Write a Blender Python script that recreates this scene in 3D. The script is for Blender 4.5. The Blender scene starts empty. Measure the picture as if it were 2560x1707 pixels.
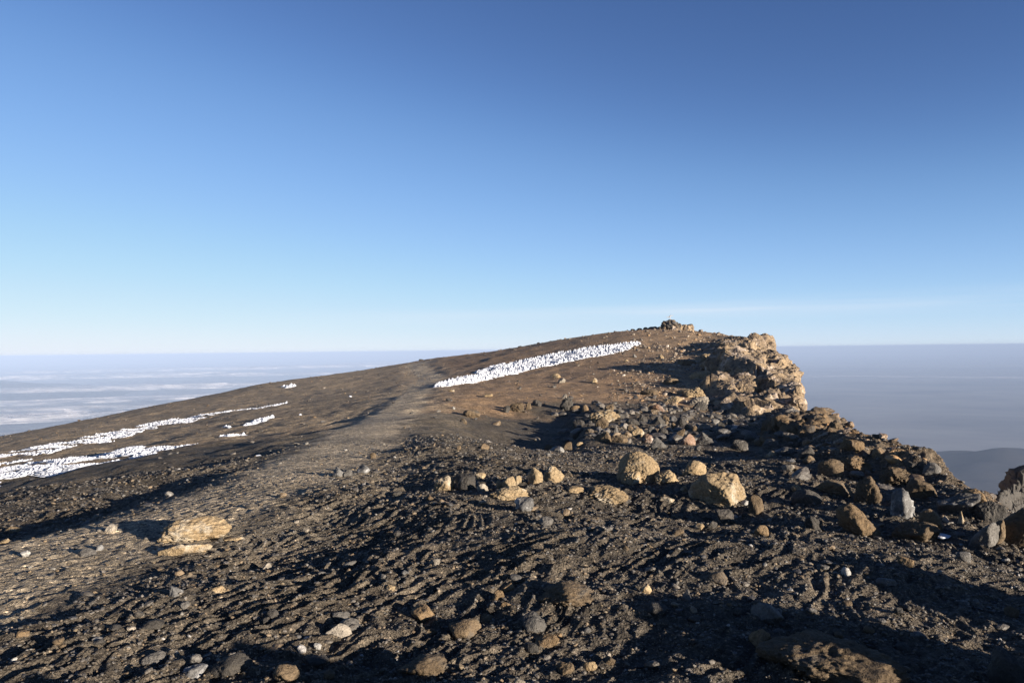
import bpy, bmesh, math, random
import numpy as np
from mathutils import Vector, Matrix

C = bpy.context.scene.collection
SC = bpy.context.scene
rng = np.random.default_rng(7)
random.seed(7)

# ------------------------------------------------------------------ tuning
EXPO = 1.6
SUN_EL = math.radians(8.9)
SUN_AZ = math.radians(128.0)          # clockwise from +Y (view direction)
SUN_STR = 5.0
SKY_STR = 0.07
HAZE_D = 1.7e-4
EYE = 1.6
LOW_Z = -300.0

# ------------------------------------------------------------------ camera maths (source pixels 2560x1707)
FS = 1971.0; CXP, CYP = 1280.0, 853.5
PITCH = math.radians(0.62); ROLL = math.radians(0.68)
_f = np.array([0, math.cos(PITCH), math.sin(PITCH)])
_r0 = np.array([1.0, 0, 0]); _u0 = np.array([0, -math.sin(PITCH), math.cos(PITCH)])
_r = _r0*math.cos(ROLL) - _u0*math.sin(ROLL)
_u = _u0*math.cos(ROLL) + _r0*math.sin(ROLL)

def px_dir(x, y):
    d = _f + _r*((x-CXP)/FS) + _u*((CYP-y)/FS)
    return d
def az_s(x, y):
    d = px_dir(x, y); h = math.hypot(d[0], d[1])
    return math.atan2(d[0], d[1]), d[2]/h

# ------------------------------------------------------------------ noise
def _hash(ix, iy, iz, seed):
    h = (ix.astype(np.int64)*374761393 + iy.astype(np.int64)*668265263 + iz.astype(np.int64)*2147483647 + seed*144664) & 0xffffffff
    h = ((h ^ (h >> 13))*1274126177) & 0xffffffff
    h = ((h ^ (h >> 15))*2246822519) & 0xffffffff
    return ((h ^ (h >> 16)) & 0xffff)/65535.0
def noise2(x, y, seed=0):
    ix = np.floor(x); iy = np.floor(y); fx = x-ix; fy = y-iy
    ix = ix.astype(np.int64); iy = iy.astype(np.int64); z = np.zeros_like(ix)
    def g(a, b):
        t = _hash(ix+a, iy+b, z, seed)*2*math.pi
        return np.cos(t)*(fx-a) + np.sin(t)*(fy-b)
    u = fx*fx*fx*(fx*(fx*6-15)+10); v = fy*fy*fy*(fy*(fy*6-15)+10)
    a = g(0,0)*(1-u)+g(1,0)*u; b = g(0,1)*(1-u)+g(1,1)*u
    return (a*(1-v)+b*v)*1.41
def noise3(p, seed=0):
    x, y, z = p[...,0], p[...,1], p[...,2]
    ix = np.floor(x); iy = np.floor(y); iz = np.floor(z)
    fx, fy, fz = x-ix, y-iy, z-iz
    ix = ix.astype(np.int64); iy = iy.astype(np.int64); iz = iz.astype(np.int64)
    u = fx*fx*(3-2*fx); v = fy*fy*(3-2*fy); w = fz*fz*(3-2*fz)
    r = 0
    for a in (0,1):
        for b in (0,1):
            for c in (0,1):
                h = _hash(ix+a, iy+b, iz+c, seed)
                r = r + h*(u if a else 1-u)*(v if b else 1-v)*(w if c else 1-w)
    return r*2-1
def fbm3(p, octs, seed=0, gain=0.5, ridged=False):
    a = 1.0; t = 0; s = 0
    for k in range(octs):
        n = noise3(p*(2.03**k)+k*17.3, seed+k)
        if ridged: n = 1-2*np.abs(n)
        t = t + n*a; s += a; a *= gain
    return t/s
def sstep(a, b, x):
    t = np.clip((x-a)/(b-a), 0, 1); return t*t*(3-2*t)

# ------------------------------------------------------------------ terrain control points (view px 2352 wide -> source)
K = 2560/2352.0
ctrl = []
def cp(x, y, r):
    a, s = az_s(x*K, y*K); ctrl.append((a, math.log(r), s))
def cz(x, r, z):                       # by azimuth of a column and true height
    a, _ = az_s(x*K, 800*K); ctrl.append((a, math.log(r), z/r))
for x in (-900, -600, -300):
    for r, z in ((1.5,-1.6),(3,-1.6),(5,-1.6),(8,-1.65),(12,-1.95),(20,-2.6),(36,-4.0),(62,-6.3),(100,-12),(170,-28),(320,-95),(700,-330)): cz(x, r, z)
for x in (0, 300, 600, 850, 1100, 1500, 1900, 2350):
    cz(x, 1.5, -1.6); cz(x, 2.6, -1.6)
for y, r in ((1568,4.6),(1400,5.9),(1255,7.9),(1150,12.5),(1100,17.4),(1060,25),(1030,37),(1003,66)): cp(0, y, r)
for y, r in ((1568,4.3),(1350,6.0),(1172,9.0),(1120,11.6),(1060,17.2),(1020,25),(980,44),(944,76)): cp(300, y, r)
for y, r in ((1568,4.0),(1300,6.2),(1100,10.3),(1078,11.5),(1040,14.4),(1000,20),(950,36),(915,58),(883,88)): cp(600, y, r)
for y, r in ((1568,3.9),(1300,6),(1150,8.6),(1050,12.3),(970,21),(955,24.6),(925,34.5),(880,61),(848,90)): cp(850, y, r)
for y, r in ((1300,5.9),(1100,9.9),(1000,16),(930,28),(885,45),(850,68),(824,95)): cp(1000, y, r)
for y, r in ((1568,3.8),(1300,5.8),(1120,9.3),(1040,14),(960,25),(920,33),(870,48),(815,66),(789,90)): cp(1250, y, r)
for y, r in ((1568,3.85),(1300,5.9),(1150,8.6),(1050,13.5),(1010,18),(950,30),(930,34.5),(880,43.5),(820,57),(780,70),(756,83)): cp(1500, y, r)
for y, r in ((1568,3.95),(1300,6),(1150,8.7),(1060,13),(1000,19.5),(952,36)): cp(1700, y, r)
cp(1430, 765, 88); cp(1585, 766, 84)
cp(1590, 820, 57); cp(1590, 880, 44); cp(1590, 935, 35); cp(1640, 947, 35); cp(1640, 900, 41.5); cp(1640, 840, 53); cp(1640, 795, 66); cp(1625, 776, 72)
cp(1700, 951, 38); cp(1700, 905, 44); cp(1700, 825, 59); cp(1700, 780, 70); cp(1660, 777, 71); cp(1760, 966, 41); cp(1760, 962, 50); cp(1760, 935, 59)
cp(1600, 978, 24); cp(1700, 982, 25); cp(1700, 965, 31); cp(1760, 988, 23); cp(1760, 972, 31); cp(1820, 988, 23); cp(1850, 986, 23); cp(1850, 974, 28)
cz(1850, 37, -3.7); cz(1850, 44, -5.0); cz(1810, 50, -5.6); cp(1890, 978, 26)
for y, r in ((1568,4.0),(1300,6.1),(1150,9),(1055,13.2),(1005,17.5),(966,30)): cp(1850, y, r)
cp(1950, 1100, 11.0); cp(1950, 1050, 14.4); cp(1950, 998, 21); cp(1770, 958, 37)
for y, r in ((1568,4.15),(1300,6.35),(1180,8.4),(1130,10.0),(1090,11.9),(1044,15.2)): cp(2050, y, r)
cp(2150, 1165, 8.9); cp(2150, 1098, 12.2); cp(2250, 1200, 8.0); cp(2250, 1161, 9.7); cp(2350, 1205, 8.9)
for y, r in ((1568,4.5),(1350,6.2),(1250,7.5)): cp(2350, y, r)
cz(0, 100, -11); cz(300, 112, -10); cz(600, 125, -9)
for x, a, b in ((0,180,320),(300,170,320),(600,170,320),(850,165,320),(1000,160,320),(1250,145,300),(1500,135,280)):
    cz(x, a, -24 if x<700 else -16); cz(x, b, -110); cz(x, 700, -345)
for x, r, z in ((1620,115,-14),(1740,104,-20),(1740,86,-5),(1850,52,-7),(1850,66,-18),(1950,30,-6.5),(1950,40,-18),(2050,21.5,-5.0),(2050,30,-15),(2150,17,-4.9),(2250,13.5,-4.5),(2350,12.5,-4.3),(2350,25,-15)): cz(x, r, z)
for x in (1850, 2150, 2500, 2900): cz(x, 170, -95); cz(x, 700, -390)
cz(1650,300,-140)
for x in (2600, 3100, 3900):
    for r, z in ((1.5,-1.6),(3,-1.6),(5,-1.6),(8,-1.7),(12,-3.4),(22,-11),(60,-34)): cz(x, r, z)
ctrl = np.array(ctrl)
SX = 3.2                                # azimuth weight against log r
P = np.stack([ctrl[:,0]*SX, ctrl[:,1]], 1)
def _phi(d2): return np.where(d2 > 1e-12, 0.5*d2*np.log(np.maximum(d2, 1e-12)), 0)
n = len(P)
A = np.zeros((n+3, n+3)); D2 = ((P[:,None]-P[None])**2).sum(-1)
A[:n,:n] = _phi(D2) + np.eye(n)*2e-4
A[:n,n] = 1; A[:n,n+1:] = P; A[n,:n] = 1; A[n+1:,:n] = P.T
W = np.linalg.solve(A, np.concatenate([ctrl[:,2], [0,0,0]]))
AZ = np.linspace(-1.35, 1.35, 420); LR = np.linspace(math.log(0.9), math.log(1200), 520)
ga, gl = np.meshgrid(AZ*SX, LR, indexing='ij')
G = W[n] + W[n+1]*ga + W[n+2]*gl
for i in range(n): G += W[i]*_phi((ga-P[i,0])**2 + (gl-P[i,1])**2)
def s_base(az, lr):
    azc = np.clip(az, AZ[0], AZ[-1]-1e-6); lc = np.clip(lr, LR[0], LR[-1]-1e-6)
    i = (azc-AZ[0])/(AZ[1]-AZ[0]); j = (lc-LR[0])/(LR[1]-LR[0])
    i0 = np.minimum(i.astype(int), len(AZ)-2); j0 = np.minimum(j.astype(int), len(LR)-2); fi = i-i0; fj = j-j0
    s = (G[i0,j0]*(1-fi)+G[i0+1,j0]*fi)*(1-fj) + (G[i0,j0+1]*(1-fi)+G[i0+1,j0+1]*fi)*fj
    r = np.exp(lr)
    back = np.where(r < 6, -EYE, -EYE-(r-6)*0.32)/r     # gentle outer slope beside and behind the viewer
    w = sstep(0.95, 1.3, np.abs(az))
    return s*(1-w) + back*w

def hit(x, y, rmin=2.0, rmax=150.):
    """first point of the smooth terrain on the ray of a source pixel -> r, az"""
    a, s = az_s(x, y)
    lr = np.linspace(math.log(rmin), math.log(rmax), 3000)
    b = s_base(np.full_like(lr, a), lr)
    k = np.nonzero(b >= s)[0]
    if len(k) == 0: k = [int(np.argmax(b))]
    return a, math.exp(lr[k[0]])

# path centre line in world metres
def hit_xy(x, y):
    a, r = hit(x, y); return (r*math.sin(a), r*math.cos(a))
PATH = np.array([hit_xy(x*K, y*K) for x, y in ((-260,1400),(60,1295),(300,1212),(500,1140),(650,1085),(780,1025),(900,950),(955,898),(990,868),(972,853),(958,840),(962,832))])
PATH_W = np.array([.75,.75,.75,.75,.75,.75,.75,.7,.9,.9,.9,1.2])
def path_dist(x, y):
    best = np.full(x.shape, 1e9); side = np.zeros(x.shape); wid = np.ones(x.shape)
    for k in range(len(PATH)-1):
        a = PATH[k]; b = PATH[k+1]; ab = b-a; L2 = (ab**2).sum()
        t = np.clip(((x-a[0])*ab[0]+(y-a[1])*ab[1])/L2, 0, 1)
        dx = x-(a[0]+ab[0]*t); dy = y-(a[1]+ab[1]*t); d = np.hypot(dx, dy)
        cr = (ab[0]*dy-ab[1]*dx)/math.sqrt(L2)
        m = d < best
        best = np.where(m, d, best); side = np.where(m, cr, side); wid = np.where(m, PATH_W[k]*(1-t)+PATH_W[k+1]*t, wid)
    return best, side, wid                # side > 0: left of the path

def cell(r): return np.clip(r*0.0017, 0.006, 10) + 0.00115*r*np.sqrt(r)*0.35
def zones(x, y, r, az):
    rb = np.interp(np.degrees(az), [-60,-12,-6,2,10,17,22,26,40], [22,22,27,31,35,38,44,70,90])
    nz = noise2(x*0.35, y*0.35, 91)*0.12 + noise2(x*1.3, y*1.3, 92)*0.05
    far = sstep(0.93, 1.07, r/rb + nz)
    rim = sstep(17, 23, np.degrees(az))*sstep(8.5, 12.5, r + noise2(x*.7,y*.7,93)*2.0)*(1-far)
    rub = sstep(2, 8, np.degrees(az)+noise2(x*.3,y*.3,94)*5)*sstep(16, 20, r+noise2(x*.6,y*.6,95)*2.5)*(1-far)
    return far, rim, rub
SD = np.array([-math.sin(SUN_AZ), -math.cos(SUN_AZ)])      # direction the sunlight travels on the ground
def terrain(x, y):
    r = np.maximum(np.hypot(x, y), 0.9); az = np.arctan2(x, y)
    z = s_base(az, np.log(r))*r
    c = cell(r)
    near = 1-sstep(120, 260, r)
    far, rim, rub = zones(x, y, r, az)
    d, side, w = path_dist(x, y)
    onp = 1-sstep(w*0.8, w*2.2, d + noise2(x*1.7, y*1.7, 33)*0.25)
    # bank on the far (left) side of the path
    lft = sstep(0.1, 1.2, side-w*0.6)*sstep(6, 9, r)*(1-sstep(30, 45, r))*(1-sstep(6, 26, side))
    z = z - 0.15*lft
    z = z - 0.05*onp*sstep(10, 20, r)
    azd = np.degrees(az) + noise2(x*.5, y*.5, 66)*1.6
    z = z - .42*(1-sstep(4.2, 5.6, azd))*sstep(-9, 1, azd)*sstep(15, 18.5, r)*(1-sstep(29, 34, r))  # hollow added for the dark shadow its right edge casts
    # along-sun / across-sun coordinates
    u = x*SD[0]+y*SD[1]; v = -x*SD[1]+y*SD[0]
    wx = noise2(x*0.9, y*0.9, 5)*0.5; wy = noise2(x*0.9+9, y*0.9, 6)*0.5
    patch = 0.5+0.5*np.clip(noise2(x*0.45+3, y*0.45, 8)*1.8+0.35, -1, 1)
    def oct_(lam, amp, seed, sx=1.0, sy=1.0):
        return amp*noise2((u+wx*.2)/lam*sx, (v+wy*.2)/lam*sy, seed)*(1-sstep(0.22, 0.5, c/lam))
    soft = 1-0.85*onp
    h = oct_(6.0, 0.13, 11)*sstep(2, 8, r)*(1-.75*sstep(22, 32, r)) + (oct_(2.2, 0.13, 12) + oct_(0.95, 0.05, 13))*soft*(1-.6*rim)*(1-.6*sstep(20, 30, r)) + oct_(0.45, 0.028, 19)*soft
    # small ridges across the light: footprints and frost heave
    wq = noise2(x*3.1, y*3.1, 61)*.07; patch2 = 0.4+0.6*np.clip(noise2(x*0.8+9, y*0.8, 62)*2+.4, 0, 1)
    rp = noise2((u+wq+wx*.5)/0.085, (v+wy*.5)/0.30, 14)
    rp2 = noise2((u+wq*1.5+wx*.5)/0.14+7, (v+wy)/0.46, 15)
    rip = 1-.45*sstep(8, 24, np.degrees(az))
    h = h + rip*(0.036*patch*(1-np.abs(rp)*1.6) + 0.042*patch2*(1-np.abs(rp2)*1.7) + .012*noise2(x/.11, y/.11, 63))*(1-sstep(0.2,0.45,c/0.15))*(0.15+0.85*soft)
    h = h + oct_(0.09, 0.013, 16) + oct_(0.045, 0.008, 17) + oct_(0.024, 0.005, 18)
    # broken rocky rim and rubble field are rougher
    rough = np.clip(rim*1.0+rub*0.55, 0, 1)
    if np.any(rough > 0):
        q = 1-np.abs(noise2(x/1.3+wx, y/1.3, 21))*2; q2 = 1-np.abs(noise2(x/0.55, y/0.55+wy, 22))*2
        q3 = 1-np.abs(noise2(x/0.23, y/0.23, 23))*2
        h = h + rough*(0.13*q*rim + 0.10*q2 + 0.06*q3*(1-sstep(.3,.6,c/.23)))
    # the brown far slope: small steps and clods
    h = h + far*(noise2(x/3.5, y/3.5, 24)*0.06 + noise2(x/1.2, y/1.2, 25)*0.035 + noise2(x/.6, y/.6, 27)*0.025*(1-sstep(.3,.8,c/.6)))
    hs_ = 0.4*sstep(9, 15, r)*sstep(.2, 1.6, side-w*.6)*(1-sstep(-3, 4, np.degrees(az)))
    h = h + hs_*(noise2(x/1.9, y/1.9, 28)*0.04 + noise2(x/.75, y/.75, 29)*0.035*(1-sstep(.3,.8,c/.75)) + noise2(x/.33, y/.33, 30)*0.03*(1-sstep(.3,.8,c/.33)))
    lip = sstep(0.08,0.22,np.degrees(az)/60)*far
    h = h + lip*0.05*(1-2*np.abs(noise2(x/1.1, y/1.1, 26)))
    return z + h*near

def hit_full(x, y, rmin=2.0):
    a, r0 = hit(x, y, rmin); _, s = az_s(x, y)
    r = np.linspace(max(r0*.72, 1.6), r0*1.25, 420)
    z = terrain(r*math.sin(a), r*math.cos(a)); k = np.nonzero(z/r >= s)[0]
    return a, (float(r[k[0]]) if len(k) else r0)
# ------------------------------------------------------------------ helpers
def mesh_from(name, V, F):
    """F: (m,3) or (m,4) int array"""
    me = bpy.data.meshes.new(name)
    V = np.ascontiguousarray(V, dtype=np.float32); F = np.ascontiguousarray(F, dtype=np.int32)
    k = F.shape[1]
    me.vertices.add(len(V)); me.vertices.foreach_set('co', V.ravel())
    me.loops.add(F.size); me.loops.foreach_set('vertex_index', F.ravel())
    me.polygons.add(len(F)); me.polygons.foreach_set('loop_start', np.arange(0, F.size, k, dtype=np.int32))
    me.polygons.foreach_set('loop_total', np.full(len(F), k, dtype=np.int32))
    me.update(calc_edges=True)
    return me
def set_smooth(me, on=True):
    me.polygons.foreach_set('use_smooth', np.full(len(me.polygons), on))
def set_tint(me, col):
    at = me.attributes.new('tint', 'FLOAT_COLOR', 'POINT')
    c = np.ones((len(me.vertices), 4), dtype=np.float32); c[:,:3] = col
    at.data.foreach_set('color', c.ravel())
def add(name, me, mat=None, parent=None, **props):
    o = bpy.data.objects.new(name, me); C.objects.link(o)
    if mat is not None and not me.materials: me.materials.append(mat)
    if parent: o.parent = parent
    for k_, v_ in props.items(): o[k_] = v_
    return o
_ico = {}
def ico(level):
    if level not in _ico:
        bm = bmesh.new(); bmesh.ops.create_icosphere(bm, subdivisions=level, radius=1.0)
        bm.verts.ensure_lookup_table()
        V = np.array([v.co[:] for v in bm.verts]); F = np.array([[v.index for v in f.verts] for f in bm.faces]); bm.free()
        V /= np.linalg.norm(V, axis=1)[:,None]
        _ico[level] = (V, F)
    return _ico[level]
def rock_shape(level, seed, kind='facet'):
    """unit-ish rock in [-1,1]^3"""
    g = np.random.default_rng(seed)
    D, F = ico(level)
    npl = {'facet':9, 'round':18, 'crust':13, 'slab':10, 'point':9}[kind]
    N = g.normal(size=(npl,3)); N /= np.linalg.norm(N, axis=1)[:,None]
    dist = g.uniform(0.55, 1.0, npl) if kind in ('facet','slab','point') else g.uniform(0.76, 1.0, npl)
    dots = D @ N.T
    t = np.where(dots > 0.05, dist/np.maximum(dots, 0.05), 9.0)
    kk = 45.0 if kind in ('facet','slab','point') else (16.0 if kind == 'crust' else 9.0)
    R = (np.sum(np.minimum(t,2.2)**(-kk), axis=1)+1e-9)**(-1/kk)
    R = np.minimum(R, 1.25)
    off = g.uniform(-50, 50, 3)
    am = {'facet':0.12,'round':0.07,'crust':0.20,'slab':0.11,'point':0.13}[kind]
    R = R + am*fbm3(D*1.6+off, 2, seed) + am*0.75*fbm3(D*4.5+off, 3, seed+5, ridged=(kind in ('crust','point','facet')))
    if level >= 6:
        R = R + {'facet':.05,'slab':.05,'round':0,'crust':.13,'point':.1}[kind]*fbm3(D*2.6+off, 3, seed+13, .55, True) + 0.035*fbm3(D*24+off, 2, seed+17)
    if level >= 5:
        R = R - 0.10*np.clip(noise3(D*3.3+off)-.25, 0, 1) + 0.045*fbm3(D*11+off, 3, seed+9, .6)*(1.9 if kind == 'crust' else 1.0)
    V = D*R[:,None]
    if kind == 'point':
        k_ = 1-0.55*sstep(-0.6, 1.0, V[:,2]); V[:,0] *= k_; V[:,1] *= k_
    lo = V.min(0); hi = V.max(0)
    V = (V-(lo+hi)/2)/((hi-lo)/2)
    return V, F

# ------------------------------------------------------------------ materials
def new_mat(name):
    m = bpy.data.materials.new(name); m.use_nodes = True
    nt = m.node_tree; nt.nodes.clear(); return m, nt
def nd(nt, t, **kw):
    x = nt.nodes.new(t)
    for k_, v_ in kw.items(): setattr(x, k_, v_)
    return x
def mixc(nt, fac, a, b, mode='MIX'):
    m = nd(nt, 'ShaderNodeMix', data_type='RGBA', blend_type=mode)
    for s_, v_ in ((0, fac), (6, a), (7, b)):
        if hasattr(v_, 'is_output') or hasattr(v_, 'links'): nt.links.new(v_, m.inputs[s_])
        else: m.inputs[s_].default_value = v_ if s_ == 0 else ((*v_, 1) if len(v_) == 3 else v_)
    return m.outputs[2]
def ramp(nt, src, a, b):
    m = nd(nt, 'ShaderNodeMapRange'); m.inputs[1].default_value = a; m.inputs[2].default_value = b
    m.clamp = True; nt.links.new(src, m.inputs[0]); return m.outputs[0]
def noise_n(nt, vec, scale, detail=4, rough=0.6, dist=0.0):
    m = nd(nt, 'ShaderNodeTexNoise'); m.inputs['Scale'].default_value = scale; m.inputs['Detail'].default_value = detail
    m.inputs['Roughness'].default_value = rough; m.inputs['Distortion'].default_value = dist
    nt.links.new(vec, m.inputs['Vector']); return m.outputs['Fac']
def bump(nt, h, strength, dist, prev=None):
    b = nd(nt, 'ShaderNodeBump'); b.inputs['Strength'].default_value = strength; b.inputs['Distance'].default_value = dist
    nt.links.new(h, b.inputs['Height'])
    if prev is not None: nt.links.new(prev, b.inputs['Normal'])
    return b.outputs['Normal']
def finish(nt, col, rough=0.92, spec=0.25, normal=None):
    p = nd(nt, 'ShaderNodeBsdfPrincipled'); o = nd(nt, 'ShaderNodeOutputMaterial')
    if isinstance(col, tuple): p.inputs['Base Color'].default_value = (*col, 1)
    else: nt.links.new(col, p.inputs['Base Color'])
    if isinstance(rough, float): p.inputs['Roughness'].default_value = rough
    else: nt.links.new(rough, p.inputs['Roughness'])
    p.inputs['Specular IOR Level'].default_value = spec
    if normal is not None: nt.links.new(normal, p.inputs['Normal'])
    nt.links.new(p.outputs[0], o.inputs['Surface']); return p

def ground_mat(name, bright=1.0):
    m, nt = new_mat(name)
    at = nd(nt, 'ShaderNodeAttribute', attribute_name='tint')
    geo = nd(nt, 'ShaderNodeNewGeometry'); pos = geo.outputs['Position']
    n1 = noise_n(nt, pos, 55, 3, .7); n2 = noise_n(nt, pos, 7, 4, .65); n3 = noise_n(nt, pos, 0.6, 4, .6)
    vor = nd(nt, 'ShaderNodeTexVoronoi'); vor.inputs['Scale'].default_value = 70; nt.links.new(pos, vor.inputs['Vector'])
    vsep = nd(nt, 'ShaderNodeSeparateColor'); nt.links.new(vor.outputs['Color'], vsep.inputs[0])
    c = at.outputs['Color']
    c = mixc(nt, ramp(nt, n1, .3, .7), mixc(nt, 1.0, c, (.55,.55,.56), 'MULTIPLY'), mixc(nt, 1.0, c, (1.35,1.33,1.28), 'MULTIPLY'))
    c = mixc(nt, ramp(nt, n2, .35, .7), mixc(nt, 1.0, c, (.72,.71,.70), 'MULTIPLY'), mixc(nt, 1.0, c, (1.22,1.2,1.18), 'MULTIPLY'))
    c = mixc(nt, ramp(nt, n3, .35, .65), mixc(nt, 1.0, c, (.85,.86,.88), 'MULTIPLY'), mixc(nt, 1.0, c, (1.12,1.09,1.05), 'MULTIPLY'))
    nf = noise_n(nt, pos, 2.4, 6, .75)
    c = mixc(nt, ramp(nt, nf, .36, .66), mixc(nt, 1.0, c, (.84,.83,.82), 'MULTIPLY'), mixc(nt, 1.0, c, (1.14,1.13,1.11), 'MULTIPLY'))
    ng = noise_n(nt, pos, 14, 3, .8)
    c = mixc(nt, ramp(nt, ng, .38, .62), mixc(nt, 1.0, c, (.66,.65,.64), 'MULTIPLY'), mixc(nt, 1.0, c, (1.3,1.29,1.26), 'MULTIPLY'))
    painted_glint = ramp(nt, vsep.outputs[0], .93, .99)  # sparkle of the gravel, put into the base colour
    c = mixc(nt, painted_glint, c, mixc(nt, 1.0, c, (2.6,2.5,2.4), 'MULTIPLY'))
    nrm = bump(nt, nf, 0.35, 0.12)
    nrm = bump(nt, ng, 0.6, 0.06, nrm)
    nrm = bump(nt, n2, 0.6, 0.07, nrm)
    nrm = bump(nt, vor.outputs['Distance'], 0.8, 0.012, nrm)
    nrm = bump(nt, n1, 0.9, 0.02, nrm)
    finish(nt, c, 0.85, 0.2, nrm)
    return m

def rock_mat(name, base, alt, crust=None, crust_amt=0.0, rough=0.9, scale=1.0, spec=0.25):
    m, nt = new_mat(name)
    tc = nd(nt, 'ShaderNodeTexCoord'); geo = nd(nt, 'ShaderNodeNewGeometry')
    oi = nd(nt, 'ShaderNodeObjectInfo')
    pos = geo.outputs['Position']
    n1 = noise_n(nt, pos, 6*scale, 5, .65, .3); n2 = noise_n(nt, pos, 38*scale, 4, .7); n3 = noise_n(nt, pos, 110*scale, 2, .6)
    n4 = noise_n(nt, pos, 3.1*scale, 5, .7, .6)
    c = mixc(nt, ramp(nt, n1, .35, .65), base, alt)
    c = mixc(nt, ramp(nt, n2, .35, .7), mixc(nt, 1.0, c, (.6,.6,.6), 'MULTIPLY'), mixc(nt, 1.0, c, (1.2,1.2,1.2), 'MULTIPLY'))
    c = mixc(nt, ramp(nt, n3, .62, .72), c, mixc(nt, 1.0, c, (.45,.43,.42), 'MULTIPLY'))
    v = ramp(nt, oi.outputs['Random'], 0, 1)
    hs = nd(nt, 'ShaderNodeHueSaturation'); nt.links.new(c, hs.inputs['Color'])
    mr = nd(nt, 'ShaderNodeMapRange'); mr.inputs[3].default_value = .55; mr.inputs[4].default_value = .9
    nt.links.new(oi.outputs['Random'], mr.inputs[0]); nt.links.new(mr.outputs[0], hs.inputs['Value'])
    c = hs.outputs[0]
    if crust:
        c = mixc(nt, ramp(nt, n4, 1-crust_amt-.06, 1-crust_amt+.06), c, crust)
    nrm = bump(nt, n1, 0.6, 0.06/scale); nrm = bump(nt, n2, 0.9, 0.02/scale, nrm); nrm = bump(nt, n3, 0.7, 0.006/scale, nrm)
    finish(nt, c, rough, spec, nrm)
    return m

M = {
 'tan':   rock_mat('tan_stone', (.32,.225,.125), (.40,.30,.18), (.33,.29,.23), .40),
 'pale':  rock_mat('pale_stone', (.28,.24,.19), (.38,.33,.27)),
 'white': rock_mat('white_stone', (.48,.46,.43), (.36,.34,.31)),
 'grey':  rock_mat('grey_lava_stone', (.10,.09,.08), (.15,.137,.122), (.26,.25,.245), .36, .75, 1.0, .4),
 'ash':   rock_mat('ash_grey_stone', (.10,.095,.09), (.18,.172,.165), (.30,.295,.29), .42, .8, 1.6, .5),
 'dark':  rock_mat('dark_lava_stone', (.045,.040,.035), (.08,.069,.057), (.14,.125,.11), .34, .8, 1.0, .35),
 'brown': rock_mat('brown_stone', (.13,.09,.053), (.18,.13,.08), (.085,.073,.06), .40),
 'ochre': rock_mat('ochre_stone', (.19,.125,.066), (.25,.17,.095), (.13,.10,.072), .40),
 'red':   rock_mat('reddish_stone', (.20,.11,.065), (.28,.19,.14), (.40,.35,.31), .40),
}

# ------------------------------------------------------------------ GROUND MESH
az_f = np.radians(np.concatenate([np.linspace(-178,-62,40)[:-1], np.linspace(-62,-37,120)[:-1], np.linspace(-37,37,1180)[:-1], np.linspace(37,62,140)[:-1], np.linspace(62,178,60)]))
rs = [0.9]
while rs[-1] < 1100:
    r_ = rs[-1]
    if r_ < 3: st = 0.01
    elif r_ < 130: st = min(0.0008*math.sqrt(r_), 0.0062)
    elif r_ < 200: st = 0.03
    else: st = 0.08
    rs.append(r_*(1+st))
rs = np.array(rs)
print('ground grid', len(az_f), len(rs))
aa, rr = np.meshgrid(az_f, rs, indexing='ij')
X = rr*np.sin(aa); Y = rr*np.cos(aa)
Z = np.empty_like(X)
CH = 120
for i in range(0, len(az_f), CH): Z[i:i+CH] = terrain(X[i:i+CH], Y[i:i+CH])
V = np.stack([X, Y, Z], -1).reshape(-1, 3)
na, nr = X.shape
ii, jj = np.meshgrid(np.arange(na-1), np.arange(nr-1), indexing='ij')
q0 = (ii*nr+jj).ravel(); Q = np.stack([q0, q0+1, q0+nr+1, q0+nr], 1)[:, ::-1]
# colour zones
xf, yf = V[:,0], V[:,1]; rf = np.hypot(xf, yf); af = np.arctan2(xf, yf)
far, rim, rub = zones(xf, yf, rf, af)
dpt, sdp, wpt = path_dist(xf, yf)
dark = np.array([.082,.071,.058]); brown = np.array([.25,.175,.112]); left = np.array([.27,.225,.165]); ochre = np.array([.23,.145,.075]); pathc = np.array([.36,.31,.24])
tint = np.tile(dark, (len(V),1))
def lay(t, w, c): return t*(1-w[:,None]) + c*w[:,None]
midl = sstep(20, 34, rf)*(1-sstep(-8, -2, np.degrees(af)))
tint = lay(tint, midl, left)
band = sstep(-.1, .5, noise2(xf/14, yf/40, 71))
tint = lay(tint, far*(1-sstep(-14,-4,-np.degrees(af)-9)*0), brown*0.95)
tint = lay(tint, far*(1-sstep(-10,-3,np.degrees(af)))*0.8, left)
tint = lay(tint, far*band*0.35, np.array([.15,.125,.095]))
on = sstep(-.15, .45, noise2(xf/1.6, yf/1.6, 72)+.5*noise2(xf/.5, yf/.5, 73))
tint = lay(tint, rim*on*0.75, ochre); tint = lay(tint, rim*(1-on)*0.5, np.array([.13,.10,.07]))
cf_ = sstep(8, 13, np.degrees(af))*sstep(36, 42, rf)*sstep(-.3, .3, noise2(xf/2.2, yf/2.2, 78)); tint = lay(tint, cf_*.7, np.array([.31,.225,.145]))  # tan rock tint beside the cliff, laid on to brighten the shaded slope
tint = lay(tint, rub*0.35, np.array([.085,.07,.056]))
pw = (1-sstep(wpt*0.75, wpt*1.45, dpt+noise2(xf*1.2, yf*1.2, 74)*.5))
lit_w = (1-sstep(wpt*0.7, wpt*3.6, dpt+noise2(xf*.9, yf*.9, 79)*.7))*sstep(5, 9, rf)  # sunlit look of the ground beside the path, painted into the tint
tint = lay(tint, np.maximum(pw*(0.75+.2*sstep(8, 16, rf)), lit_w*.3), pathc)
tint *= (1+0.22*noise2(xf/.9, yf/.9, 75)+0.15*noise2(xf/.2, yf/.2, 76))[:,None]
fm = dpt[Q].mean(1)+noise2(xf[Q[:,0]]*2.2, yf[Q[:,0]]*2.2, 77)*.22 < wpt[Q].mean(1)
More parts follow.
